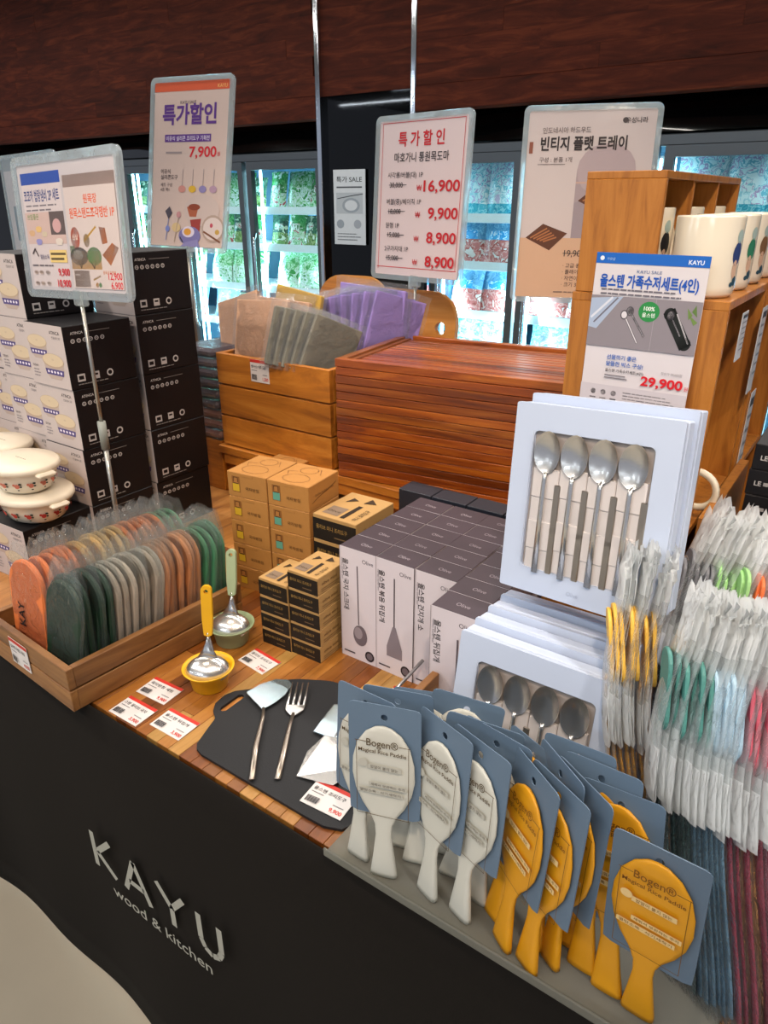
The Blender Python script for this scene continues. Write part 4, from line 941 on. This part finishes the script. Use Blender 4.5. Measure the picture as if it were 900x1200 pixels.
def urow(seq, f0, f1, t0, t1, yaw, where):
    n = len(seq); last = None; c = 0
    for i, kd in enumerate(seq):
        c = 0 if kd != last else c + 1; last = kd; k = i / max(1, n - 1); e = lambda a: random.uniform(-a, a)
        f = [f0[j] + (f1[j] - f0[j]) * k for j in range(3)]; tt = [t0[j] + (t1[j] - t0[j]) * k for j in range(3)]; f[2] += random.uniform(0, .016)
        place_utensil(kd, (f[0] + e(.0012), f[1] + e(.004), f[2] + abs(e(.004))), (tt[0] + e(.0015), tt[1] + e(.006), tt[2] + e(.006)), yaw + R(e(4)),
                      '%s wrapped silicone utensil, %s of its colour from left, %s' % (kd, nth(c), where), GU)
urow(['yellow'] * 7, (-.105, .635, .825), (-.067, .64, .825), (-.192, .725, 1.13), (-.150, .745, 1.13), R(22), 'beside the spoon set box')
urow(['teal'] * 8 + ['blue'] * 6, (-.056, .575, .825), (.018, .548, .825), (-.110, .675, 1.125), (-.045, .685, 1.125), R(25), 'middle of front row')
urow(['pink'] * 9, (.026, .548, .825), (.09, .55, .825), (-.040, .69, 1.125), (.022, .70, 1.125), R(28), 'front row at right edge')
urow(['grey'] * 5 + ['green'] * 5 + ['orange'] * 11, (-.145, .79, .825), (.04, .78, .825), (-.150, .885, 1.135), (.015, .85, 1.12), R(25), 'back row before the wooden crate')
t = thing('utensil_bin', 'low wooden bin holding the feet of the wrapped utensils', 'bin', (-.01, .70, T))
add('floor_board', G().box((0, 0, .005), (.28, .3, .008), .001).mesh('bin_floor', M_CR), t); add('end_board', G().box((.135, 0, .03), (.01, .3, .05), .001).mesh('bin_side', M_CRY), t)

# ---------------------------------------------------------------- rice paddles on blue cards
M_CARD = mat('slate_blue_card', '#5d7287', rough=.55, var=.04, rnd=.05)
PAD = {'w': mat('paddle_white', '#c9c8bd', rough=.45, var=.03, rnd=.03), 'y': mat('paddle_yellow', '#d9960f', rough=.42, var=.03, rnd=.03)}
BLI = film('card_film', '#ffffff', gloss=.3, bump=.2, bscale=12, rough=.08)
ps = {}
def paddle_meshes(c):
    if c in ps: return ps[c]
    W_ = .086; H_ = .142
    card = G().ring(radial(rrect(W_, H_, .006, 5), (0, .056), 96), ell(0, .056, .004, .004, 96), -.0006, .0006).mesh('card', M_CARD)
    # outline of the paddle in x, y; foot at y = 0
    half = [(.0165, 0), (.0158, .006), (.0125, .03), (.0095, .055), (.0105, .068), (.0155, .08), (.026, .095), (.034, .112), (.038, .132), (.0372, .152), (.032, .172), (.0215, .187), (.010, .1945)]
    pl = half + [(0, .196)] + [(-x_, y_) for x_, y_ in half[::-1]]
    g = G(); n = len(half)
    # lofted body: thick at the foot, thin blade
    rows = [(half[k][0], half[k][1], .0105 - .0065 * min(1, half[k][1] / .09)) for k in range(n)] + [(.0015, .196, .003)]
    vs = []; seg = 12
    for hw, y, th in rows:
        for q in range(seg):
            a = 2 * math.pi * (q + .5) / seg; cx = math.copysign(abs(math.cos(a)) ** .6, math.cos(a)); cz = math.copysign(abs(math.sin(a)) ** .6, math.sin(a)); vs.append((hw * cx, y, th / 2 * cz))
    fs = []
    for k in range(len(rows) - 1):
        for q in range(seg): r_ = (q + 1) % seg; fs.append([k * seg + q, k * seg + r_, (k + 1) * seg + r_, (k + 1) * seg + q])
    fs += [list(range(seg)), [(len(rows) - 1) * seg + q for q in range(seg)]]
    g.add(vs, fs, 0, True)
    pad = g.mesh('paddle', PAD[c]); 
    fl = G().box((0, 0, 0), (.07, .105, .0006), 0).mesh('card_film', BLI)
    ps[c] = (card, pad, fl); return ps[c]
def pr_items(c):
    tx = '#4f3d20' if c == 'w' else '#7a4a08'; fr_ = '#5a4426' if c == 'w' else '#6e4a10'; bar = '#b5b3a8' if c == 'w' else '#e3c387'; t2_ = '#5e564a' if c == 'w' else '#7a4a08'
    it = [('l', [(.12, .86), (.12, .02), (.88, .02), (.88, .86)], .008, fr_), ('l', [(.1, .86), (.26, .86)], .01, fr_), ('l', [(.74, .86), (.9, .86)], .01, fr_),
          ('t', .5, .82, .115, 'Bogen®', tx, 'C', .005, 0, .46), ('t', .5, .745, .06, 'Magical Rice Paddle', tx, 'C', .012, 0, .7)]
    it += [('r', .28, .56, .5, .055, bar), ('t', .53, .572, .04, '밥알이 붙지 않는', t2_, 'C', .003, 0, .4), ('r', .3, .36, .56, .05, bar), ('t', .58, .372, .036, '세워서 보관하는 주걱', t2_, 'C', .003, 0, .5), ('r', .14, .28, .66, .05, bar), ('t', .47, .292, .036, '열탕소독 · 식기세척기', t2_, 'C', .003, 0, .6), ('e', .22, .62, .07, .045, bar)]
    return it
def paddle(c, L_, Wd, F, u, w, label):
    card, pad, fl = paddle_meshes(c); u = Vector(u).normalized(); w = Vector(w); w = (w - u * w.dot(u)).normalized(); n = w.cross(u)
    t = thing('rice_paddle', label, 'rice paddle', F, Matrix((w, u, n)).transposed().to_euler(), 'rice paddles on slate blue cards'); k = L_ / .22
    add('card', card, t, (0, .149 * k, -.004)); add('paddle_body', pad, t)
    prints('pd' + c, .0815, .112, pr_items(c), t, (0, .136, .0034))
cl_ = [('w', .22, .086, (-.383, .495, .83), (-.049, .138, .989), (.996, -.069, .059), 'leftmost white rice paddle on blue card, behind the front left card'),
 ('w', .22, .086, (-.342, .490, .83), (-.091, .124, .988), (.960, .274, .054), 'white rice paddle on blue card, frontmost at left beside the black mat'),
 ('w', .22, .086, (-.347, .537, .83), (-.078, .043, .996), (.968, .242, .065), 'white rice paddle in the back row behind the frontmost left card'),
 ('w', .205, .086, (-.321, .527, .83), (-.128, .292, .948), (.945, .327, .027), 'white rice paddle in the back row, second from the left'),
 ('w', .22, .086, (-.287, .498, .83), (-.027, .152, .988), (.938, -.338, .078), 'white rice paddle on blue card, second from the left in the front row'),
 ('w', .205, .086, (-.309, .556, .83), (.054, .194, .979), (.931, .277, -.059), 'white rice paddle in the back row, third from the left'),
 ('w', .22, .086, (-.276, .536, .83), (.093, .089, .992), (.964, .241, -.112), 'white rice paddle in the back row, behind the third front card'),
 ('w', .22, .086, (-.243, .496, .83), (-.022, .143, .989), (.938, -.338, .070), 'white rice paddle on blue card, front row next to the yellow ones'),
 ('w', .22, .086, (-.239, .524, .83), (-.006, .120, .993), (.985, -.172, .027), 'white rice paddle in the back row next to the yellow ones'),
 ('y', .205, .086, (-.211, .516, .83), (.007, .298, .955), (.867, -.477, .142), 'leftmost yellow rice paddle, tucked behind the first front yellow one'),
 ('y', .22, .086, (-.190, .494, .83), (.010, .143, .990), (.810, -.582, .076), 'first yellow rice paddle of the front row beside the white ones'),
 ('y', .22, .086, (-.158, .486, .83), (-.011, .165, .986), (.865, -.493, .092), 'second yellow rice paddle of the front row'),
 ('y', .22, .086, (-.162, .516, .83), (-.041, .160, .986), (.761, -.634, .135), 'yellow rice paddle behind the second front yellow one'),
 ('y', .22, .086, (-.141, .505, .83), (-.008, .153, .988), (.828, -.553, .093), 'third yellow rice paddle of the front row'),
 ('y', .22, .086, (-.133, .532, .83), (-.155, .278, .948), (.956, -.200, .215), 'yellow rice paddle in the back row below the spoon set box'),
 ('y', .22, .086, (-.110, .516, .83), (-.118, .274, .955), (.972, -.167, .168), 'yellow rice paddle, third from the right'),
 ('y', .205, .086, (-.081, .508, .83), (-.141, .263, .949), (.980, -.120, .173), 'yellow rice paddle directly behind the rightmost front card'),
 ('y', .205, .086, (-.049, .505, .83), (-.044, .002, .999), (.997, -.070, .045), 'rightmost yellow rice paddle, its card fully visible in front')]
for a in cl_: paddle(*a)
t = thing('acrylic_tray', 'clear acrylic tray at the table edge holding the rice paddles', 'tray', (-.2, .55, T))
M_AT = film('acrylic_grey', '#c9ccc6', milky=.45, gloss=.4, bump=.1, bscale=5, rough=.1, mcol='#b9b8ae')
g = G().box((0, 0, .0165), (.44, .155, .004), .001); add('tray_floor', g.mesh('tray_floor', M_AT), t)
for y in (-.0765, .0765): add('tray_lip', G().box((0, y, .022), (.44, .003, .011), .0008).mesh('tray_lip', M_AT), t)
for x in (-.2, 0, .2): add('tray_foot', G().box((x, .012, .0074), (.01, .12, .0142), .001).mesh('tray_foot', M_AT), t)

# ---------------------------------------------------------------- mat, cutlery, ladle rests, price tags on the wood
M_MAT = mat('black_board', '#16171a', rough=.7, var=.06, bump=.1, bscale=500)
out = [(-.713, .529), (-.700, .517), (-.686, .513), (-.583, .513), (-.484, .513), (-.440, .515), (-.425, .53), (-.425, .75), (-.44, .765), (-.566, .768), (-.64, .757), (-.652, .750), (-.690, .728), (-.712, .706), (-.726, .672), (-.738, .66), (-.752, .645), (-.758, .628), (-.755, .605), (-.744, .59), (-.728, .58), (-.722, .566)]
g = G(); slot = [(-.7335 + .0062 * a, .6215 + .024 * b) for a, b in ((1, -.8), (1, .8), (.4, 1), (-.4, 1), (-1, .8), (-1, -.8), (-.4, -1), (.4, -1))]
g.ring([(x_ + .6, y_ - .63) for x_, y_ in radial(out, (-.7335, .6215), 120)], [(x_ + .6, y_ - .63) for x_, y_ in radial(slot, (-.7335, .6215), 120)], 0, .0045)
thing('cutting_mat', 'black cutting board with a slotted handle lying at the table edge', 'cutting board', (-.6, .63, T + .0005), 0, None, g.mesh('cutting_mat', M_MAT))
zm = T + .0055
t = thing('turner', 'small stainless turner with a fan head lying on the black board', 'turner', (-.655, .61, zm))
hd = G(); hp = [(-.0728, .038), (-.070, .066), (-.058, .092), (-.040, .103), (-.025, .098), (-.0165, .070), (-.0165, .045), (-.021, .022)]; hd.prism(hp, .004, .0055, .0006)
add('blade', hd.mesh('blade', mat('blade_steel', '#b9cdd4', rough=.22, metal=.9, var=.05)), t)
add('handle', G().tube([(-.022, .026, .0065), (-.006, .008, .006), (.03, -.045, .006), (.070, -.094, .004)], [(.0025, .0015), (.0028, .002), (.0042, .002), (.0045, .002)], 8).mesh('handle', M_STB), t)
t = thing('serving_fork', 'stainless four-tine serving fork lying on the black board', 'fork', (-.62, .64, zm))
g = G(); d = Vector((.089, -.141, 0)).normalized(); p_ = Vector((-d.y, d.x, 0)); p_ = -p_ if p_.x > 0 else p_
base = Vector((-.022, .032, .004))
for k in range(4): a = base + p_ * (.013 - .0088 * k); g.tube([a - Vector((0, 0, .001)), a - d * .02 + Vector((0, 0, .001)), a - d * .052 + Vector((0, 0, .004))], [(.0024, .0013), (.0022, .0012), (.0011, .0009)], 6)
add('tines', g.mesh('tines', M_ST), t)
g = G(); q = [base + p_ * .0155, base + p_ * .0145 + d * .012, base + p_ * .005 + d * .024, base - p_ * .005 + d * .024, base - p_ * .0145 + d * .012, base - p_ * .0155]
g.prism([(v_.x, v_.y) for v_ in q], .0025, .0042, .0005); add('fork_root', g.mesh('fork_root', M_ST), t)
add('handle', G().tube([base + d * .02, base + d * .05 + Vector((0, 0, .003)), base + d * .11, base + d * .158 - Vector((0, 0, .002))], [(.0028, .0016), (.0028, .0018), (.0042, .0018), (.0048, .0018)], 8).mesh('handle', M_STB), t)
t = thing('turner', 'wide stainless turner half hidden behind the leftmost paddle card', 'turner', (-.56, .67, zm))
add('blade', G().prism([(-.018, -.03), (-.032, .038), (-.018, .048), (.035, .045), (.03, .0), (.02, -.025)], .003, .0048, .0006).mesh('blade', mat('blade_steel', '#b9cdd4')), t); add('handle', G().tube([(.02, .01, .005), (.07, -.0, .005), (.1, -.01, .004)], .004, 8).mesh('handle', M_STB), t)
t = thing('turner', 'shiny bent stainless scraper at the right of the black board', 'turner', (-.515, .60, zm))
g = G(); bl = [(-.024, -.042, .001), (.03, -.028, .003), (.045, .02, .008), (.02, .05, .013), (-.035, .035, .014), (-.04, .0, .006)]
g.add(bl + [(x_, y_, z_ + .0015) for x_, y_, z_ in bl], [[0, 1, 2, 3, 4, 5], [11, 10, 9, 8, 7, 6]] + [[k, (k + 1) % 6, 6 + (k + 1) % 6, 6 + k] for k in range(6)]); add('blade', g.mesh('bent_blade', M_ST), t)
add('handle', G().tube([(.02, .03, .012), (.05, .07, .012), (.07, .12, .006)], .0035, 8).mesh('handle', M_STB), t)
t = thing('ladle', 'thin stainless ladle leaning against the white ladle boxes', 'ladle', (-.53, .74, T))
add('handle', G().tube([(.008, -.05, .012), (.018, .02, .036), (.03, .088, .062)], .003, 8).mesh('handle', M_ST), t); g = G(); spoon_bowl(g, (.006, -.078, .012), .045, .055, .01); add('ladle_bowl', g.mesh('ladle_bowl', M_ST), t)

def ladle_rest(col, dark, label, lab2, loc, yaw, s=1.0):
    m = mat('rest_' + label[:6], col, rough=.4, var=.03)
    t = thing('ladle_rest', label, 'ladle rest', loc, yaw, None); r, h = .041 * s, .04 * s
    prof = [(0, 0), (r * .66, 0), (r * .72, .003), (r * .83, h * .8), (r * .98, h * .86), (r * 1.06, h * .98), (r * 1.04, h), (r * .95, h * .92), (r * .8, h * .8), (r * .68, .006), (0, .005)]
    add('cup', G().lathe(prof, 36).mesh('cup', m), t)
    t = thing('ladle', lab2, 'ladle', (loc[0], loc[1], loc[2] + .008), yaw, None)
    g = G()
    def dome(u, v):
        a = 2 * math.pi * u; rr_ = math.sin(v * math.pi / 2); return (.037 * s * rr_ * math.cos(a), .006 + .023 * s * rr_ * math.sin(a) - .012, .026 + .020 * s * (math.cos(v * math.pi / 2)) + .010 * math.sin(a) * rr_)
    g.grid(dome, 24, 8); add('scoop', g.mesh('scoop', M_ST), t)
    add('neck', G().tube([(0, .004, .043 * s), (.001, .010, .056 * s), (.002, .014, .066), (.002, .018, .086)], [(.019, .005), (.010, .004), (.0062, .003), (.005, .003)], 10).mesh('neck', M_ST), t)
    mh = mat('grip_' + label[:6], dark, rough=.4, var=.03)
    pl = radial(rrect(.0175, .088, .008, 5), (0, .034), 72); ho = ell(0, .034, .0036, .0036, 72)
    add('grip', G().ring(pl, ho, -.004, .004).mesh('grip', mh), t, (.003, .026, .122), (R(78), 0, R(-4)))
ladle_rest('#e3ad12', '#e0a80c', 'yellow ladle rest cup on the wood beside the mitt crate', 'yellow handled ladle standing in the yellow cup', (-.802, .637, T), R(38))
ladle_rest('#9aab84', '#a3b48e', 'sage green ladle rest cup before the small kraft boxes', 'sage green handled ladle standing in the green cup', (-.868, .752, T), R(32))
for k, (x, y, rz, nm, pc, lb) in enumerate(((-.859, .578, 3, '국자받침 세트', '9,900', 'price tag nearest the yellow cup, left of it'), (-.853, .520, 1, '스텐 올리브 국자', '3,900', 'price tag at the table edge by the crate corner'), (-.773, .537, 1, '올스텐 뒤집개', '3,900', 'price tag between the yellow cup and the black board'),
        (-.781, .733, -6, '올리브 조리도구', '7,900', 'price tag right of the green cup before the kraft boxes'), (-.476, .552, 4, '올스텐 조리도구', '9,900', 'price tag on the right corner of the black board'), (-.51, .792, 4, '올스텐 국자', '9,900', 'price tag half hidden behind the blue cards by the ladle boxes'))):
    price_tag(lb, nm, pc, (x, y, T + (.001 if k not in (4,) else .0068)), (R(2), 0, R(rz)))
# ================================================================ poster stands
def stand(label, bc, W_, H_, lean, roll, yaw, key, items, zbase, paper='#d8c8c6', pole=True, frame=.012):
    """bc = bottom centre of the poster; the pole drops from it to zbase"""
    t = thing('poster_stand', label, 'poster stand', (bc[0], bc[1], zbase))
    rot = (R(90 - lean), R(0), R(yaw)); M = Matrix.Rotation(R(yaw), 3, 'Z') @ Matrix.Rotation(R(-lean), 3, 'X') @ Matrix.Rotation(R(-roll), 3, 'Y') @ Matrix.Rotation(R(90), 3, 'X')
    e = M.to_euler(); c = Vector((0, 0, bc[2] - zbase)) + M @ Vector((0, H_ / 2, 0))
    sh = add('poster', G().box((0, 0, 0), (W_, H_, .001)).mesh('poster', mat('poster_paper_' + key, paper, rough=.45, var=.01)), t, c, e)
    prints(key, W_, H_, items, sh, (0, 0, .0006))
    fr = add('frame', G().ring(rrect(W_ + 2 * frame, H_ + 2 * frame, .016, 5), rrect(W_ - .002, H_ - .002, .006, 5), -.004, .004).mesh('frame', ACRYL), t, c, e)
    add('cover', G().box((0, 0, 0), (W_ + frame, H_ + frame, .0012)).mesh('cover', film('poster_cover', '#ffffff', gloss=.16, bump=.12, bscale=3, rough=.12)), t, c + M @ Vector((0, 0, .005)), e)
    if pole:
        z1 = bc[2] - zbase
        add('clamp', G().box((0, .004, z1 - .012), (.03, .016, .03), .003).mesh('clamp', ACRYL), t)
        add('pole', G().tube([(0, .004, .004), (0, .004, z1 * .5)], .0052, 12).tube([(0, .004, z1 * .48), (0, .004, z1)], .0038, 12).mesh('pole', mat('pole_steel', '#a9a7a0', rough=.3, metal=.8, var=.03)), t)
        add('collar', G().tube([(0, .004, z1 * .47), (0, .004, z1 * .57)], .0085, 14).mesh('collar', mat('collar_grey', '#8d928a', rough=.5)), t)
        add('base_plate', G().box((0, .004, .003), (.09, .09, .006), .001).mesh('base_plate', ACRYL), t)
    return t
RED = '#c4252e'; BK = '#2c262a'
row = lambda y, nm, old, new: [('t', .12, y + .085, .042, nm, '#3a3236', 'L', .004), ('t', .15, y + .022, .046, old, '#2c262a', 'L', .006), ('l', [(.14, y + .038), (.35, y + .038)], .005, '#2c262a'), ('t', .53, y, .05, '₩', RED, 'R', .0), ('t', .95, y - .005, .098, new, RED, 'R', .018, 0, .4 if len(new) > 5 else .33)]
stand('white poster stand with red prices 16,900 and 9,900 behind the tray stack', (-1.063, 1.665, 1.375), .29, .372, 3.7, 0, -8.4, 'center',
      [('l', [(.04, .04), (.04, .985)], .005, RED), ('l', [(.04, .985), (.96, .985), (.96, .06)], .005, RED), ('l', [(.03, .055), (.97, .055)], .006, RED),
       ('t', .49, .845, .098, '특 가 할 인', RED, 'C', .02, 0, .52), ('t', .5, .745, .066, '마호가니 통원목도마', BK, 'C', .01, 0, .62)] + row(.56, '사각롱/버블(대) 1P', '30,000', '16,900') + row(.39, '버블(중)/베이직 1P', '18,000', '9,900') + row(.235, '원형 1P', '15,000', '8,900') + row(.08, '2구가지대 1P', '15,000', '8,900'), .952, '#d9c9ca')
tp = lambda x, y, s: [('p', [(x - s, y), (x - s * .2, y + s * .45), (x + s, y + s * .15), (x + s * .2, y - s * .4)], '#5a3018')] + [('l', [(x - s * .75 + s * .16 * k, y - .01 * k * .5 + .0), (x + s * .12 * k, y + s * .3 - .012 * k)], .012, '#a8683a') for k in range(5)]
stand('tall poster stand advertising a vintage flat tray, behind the pigeonhole box', (-.676, 1.816, 1.332), .30, .436, 10.6, 0, 21.2, 'right',
      [('r', 0, 0, 1, .33, '#cfa98a'), ('r', .42, .33, .46, .36, '#a8989a'), ('e', .65, .69, .23, .14, '#b5a3a4'), ('r', .42, .62, .46, .01, '#c4a494'), ('p', [(.42, .33), (.42, .52), (.88, .6), (.88, .33)], '#9c8f94')] + tp(.22, .33, .17) + tp(.62, .53, .17) + [('e', .72, .54, .06, .03, '#cdb9a0'),
       ('t', .12, .885, .035, '인도네시아 하드우드', '#5a4c4c', 'L', .004, 0, .38), ('t', .11, .8, .078, '빈티지 플랫 트레이', '#2a2022', 'L', .03, 0, .68), ('t', .11, .735, .03, '구성 : 본품 1개', '#5a4c4c', 'L', .004), ('l', [(.1, .722), (.32, .722)], .004, '#5a4c4c'), ('r', .02, .78, .03, .06, '#8a4a34'),
       ('t', .93, .93, .032, '우성나라', '#3a3034', 'R', .01), ('e', .76, .943, .022, .014, '#3a3034'), ('t', .38, .23, .05, '19,900', '#4a3a34', 'L', .006, 0, .17), ('l', [(.37, .247), (.56, .247)], .005, '#4a3a34'), ('t', .58, .22, .1, '12,900', '#c4252e', 'L', .025, 0, .36),
       ('t', .38, .17, .028, '· 고급 원목', '#4a3a34', 'L', .003), ('t', .38, .135, .028, '· 플레이트, 쟁반, 컵받침', '#4a3a34', 'L', .003), ('t', .38, .1, .028, '· 자연이 주는 느낌', '#4a3a34', 'L', .003), ('t', .38, .065, .028, '· 크기 30 x 20 cm', '#4a3a34', 'L', .003)] + lines(.32, .03, .5, 1, .02, .006, '#7a6658', 2), T, '#cabdb9')
fl = lambda x, y, c: [('e', x, y, .05, .022, c), ('l', [(x, y + .02), (x + .005, y + .12)], .006, '#9a8e92')]
stand('tall narrow poster stand with purple lettering, behind the black cookware cartons', (-1.612, 1.373, 1.445), .25, .405, 11.7, -1.0, 8.1, 'tall',
      [('r', 0, .945, 1, .055, '#cf5a38'), ('t', .9, .955, .03, 'KAYU', '#e8b46a', 'C', .01), ('t', .46, .87, .026, 'KAYU SALE', '#4a3c44', 'C', .004), ('t', .48, .76, .13, '특가할인', '#5c3484', 'C', .03, 0, .72), ('r', .16, .645, .62, .045, '#5c3484'), ('t', .47, .655, .032, '이유식 실리콘 조리도구 기획전', '#e6dcea', 'C', .006, 0, .58),
       ('t', .86, .555, .088, '7,900', '#cc2430', 'R', .02, 0, .36), ('t', .87, .56, .03, '원', '#cc2430', 'L', .006), ('r', .18, .575, .22, .012, '#9a8c8c'), ('t', .12, .455, .032, '이유식', '#4a3e40', 'L', .01), ('t', .12, .42, .032, '실리콘도구', '#4a3e40', 'L', .01), ('t', .12, .375, .026, '세트 구성', '#6a5c5c', 'L', .004), ('t', .12, .345, .026, '4종 택1', '#6a5c5c', 'L', .004)]
      + fl(.42, .36, '#c98a80') + fl(.56, .36, '#d6ac30') + fl(.7, .36, '#8a80b0') + fl(.84, .36, '#b090a4') +
      [('e', .7, .23, .24, .1, '#c9b6ae'), ('e', .86, .12, .15, .085, '#b09a8c'), ('e', .86, .12, .13, .07, '#d6c6c0'), ('e', .84, .14, .02, .014, '#b8485a'), ('e', .92, .1, .03, .016, '#c09a4a'), ('l', [(.74, .1), (.96, .04)], .02, '#7a4c34'), ('p', [(.5, .25), (.66, .26), (.63, .19), (.54, .19)], '#a85a3c'), ('e', .6, .25, .08, .02, '#8a3e24'), ('p', [(.55, .17), (.7, .18), (.68, .1), (.58, .1)], '#9a3a34'),
       ('e', .55, .07, .15, .06, '#7a74a8'), ('e', .53, .095, .085, .035, '#d9cfe0'), ('e', .52, .095, .05, .022, '#d99a3a'), ('p', [(.42, 0), (.7, 0), (.66, .05), (.5, .03)], '#8a84b4'), ('p', [(.2, .22), (.26, .25), (.3, .21), (.25, .17)], '#4a4450'), ('l', [(.25, .17), (.22, .04)], .01, '#7a84b0'), ('e', .24, .11, .03, .02, '#7a84c0'), ('e', .36, .12, .06, .03, '#d3b888'), ('l', [(.4, .22), (.34, .03)], .01, '#b09a88'), ('e', .39, .2, .03, .02, '#c08a8c'), ('l', [(.42, .06), (.46, .03)], .014, '#3a3438')], TL + .0, '#cdb6ab')
dish = lambda x, y, s, c: [('e', x, y, s, s * .55, '#b8a69c'), ('e', x, y + s * .12, s * .92, s * .45, c), ('p', [(x - s, y), (x + s, y), (x + s * .6, y - s * .8), (x - s * .6, y - s * .8)], c)]
L1 = [('r', .0, .0, 1, 1, '#bab3b5'), ('r', .035, .845, .42, .09, '#2c4a9a'), ('r', .035, .03, .42, .815, '#c8bcbb'), ('t', .05, .72, .1, '코코카 법랑냄비 2P 세트', '#2c3a72', 'L', .02, 0, .38)] + lines(.06, .675, .37, 2, .035, .012, '#7a7276', 5) + \
     [('r', .035, .38, .42, .25, '#c4a9a0'), ('r', .3, .45, .155, .18, '#5c4f4c'), ('e', .37, .52, .045, .055, '#c49a98'), ('t', .06, .575, .05, '쓰임좋은', '#6a8a4a', 'L', .01)] + dish(.09, .47, .035, '#c9a27a') + dish(.17, .5, .035, '#d6b070') + dish(.23, .46, .03, '#c4b49a') + dish(.16, .4, .035, '#8a86b8') + dish(.38, .4, .04, '#d0c4b8') + \
     [('r', .26, .23, .18, .1, '#dcbf78'), ('r', .27, .29, .16, .018, '#5a4a2c'), ('r', .27, .25, .14, .018, '#5a4a2c'), ('l', [(.07, .3), (.1, .34), (.13, .28)], .01, '#4a3a3c'), ('t', .15, .26, .04, '열탕소독', '#4a4a6a', 'L', .006)] + \
     [('t', .45, .125, .082, '9,900', '#c8202c', 'R', .02, 0, .12), ('t', .45, .035, .082, '10,900', '#c8202c', 'R', .02, 0, .14)] + dish(.08, .15, .022, '#b8a49c') + dish(.14, .15, .022, '#c4b0a4') + dish(.21, .15, .022, '#a89c98') + dish(.08, .06, .022, '#b8a49c') + dish(.14, .06, .022, '#c4b0a4') + dish(.21, .06, .022, '#a89c98') + lines(.05, .2, .25, 1, .02, .01, '#5a5256', 6) + \
     [('r', .485, .03, .49, .86, '#c6b8b3'), ('r', .485, .80, .49, .09, '#a38d86'), ('t', .735, .68, .075, '원목장', '#d0552a', 'C', .015, 0, .13), ('t', .735, .575, .085, '원목스탠드조각쟁반 1P', '#d0552a', 'C', .02, 0, .43),
      ('e', .55, .42, .045, .085, '#d0552a'), ('t', .55, .41, .045, '신상', '#f0d8c8', 'C', .01), ('r', .485, .18, .3, .14, '#d9a860'), ('e', .57, .28, .09, .07, '#4a4844'), ('e', .56, .29, .05, .04, '#b9b4aa'), ('e', .72, .28, .07, .07, '#5f9a5c'), ('r', .485, .3, .05, .06, '#5f9a5c'), ('l', [(.56, .24), (.58, .19), (.6, .24)], .01, '#3a3028'), ('l', [(.68, .24), (.71, .19), (.73, .24)], .01, '#3a3028'),
      ('p', [(.79, .5), (.85, .49), (.86, .38), (.81, .37)], '#b96a3a'), ('p', [(.8, .29), (.9, .38), (.96, .34), (.87, .21)], '#c0703a'), ('p', [(.83, .29), (.9, .35), (.92, .33), (.86, .25)], '#d18a50'), ('l', [(.64, .4), (.76, .5)], .012, '#d6a83a'), ('e', .66, .4, .03, .05, '#b0905a'),
      ('t', .85, .145, .032, '원목조각쟁반', '#c0703a', 'C', .008), ('r', .5, -.0 + .04, .155, .13, '#8a7468'), ('r', .51, .13, .05, .012, '#d6c9c4'), ('r', .51, .09, .09, .01, '#b8a498'), ('t', .965, .105, .075, '12,900', '#c8202c', 'R', .02, 0, .13), ('t', .965, .035, .075, '6,900', '#c8202c', 'R', .02, 0, .11), ('l', [(.69, .1), (.76, .13)], .01, '#c09a5a'), ('e', .72, .06, .015, .02, '#d0952a'), ('e', .75, .06, .015, .02, '#5f9a5c')]
stand('wide poster stand with two price sheets before the black cookware cartons', (-1.275, .815, 1.402), .322, .225, 4.3, 2.2, -1.8, 'left', L1, T, '#cbc4c6', frame=.014)
stand('poster stand at the left edge with green and dark pictures, behind the other', (-2.40, 1.42, 1.33), .30, .36, 3, 2, 0, 'farleft',
      [('r', 0, 0, 1, 1, '#c3c4c8'), ('r', 0, .9, 1, .1, '#9aa6ae'), ('t', .78, .74, .12, 'OXC', '#2c2c34', 'C', .02), ('r', .72, .42, .26, .2, '#3f6a3c'), ('r', .72, .3, .26, .12, '#9a8a74'), ('e', .84, .2, .12, .05, '#3a3034'), ('e', .84, .08, .12, .05, '#3a3034'), ('r', .1, .3, .5, .3, '#8a9aa4')], TL, '#c3c4c8')
bpy.data.scenes.remove(TMP)
for m in list(bpy.data.meshes):
    if m.users == 0: bpy.data.meshes.remove(m)
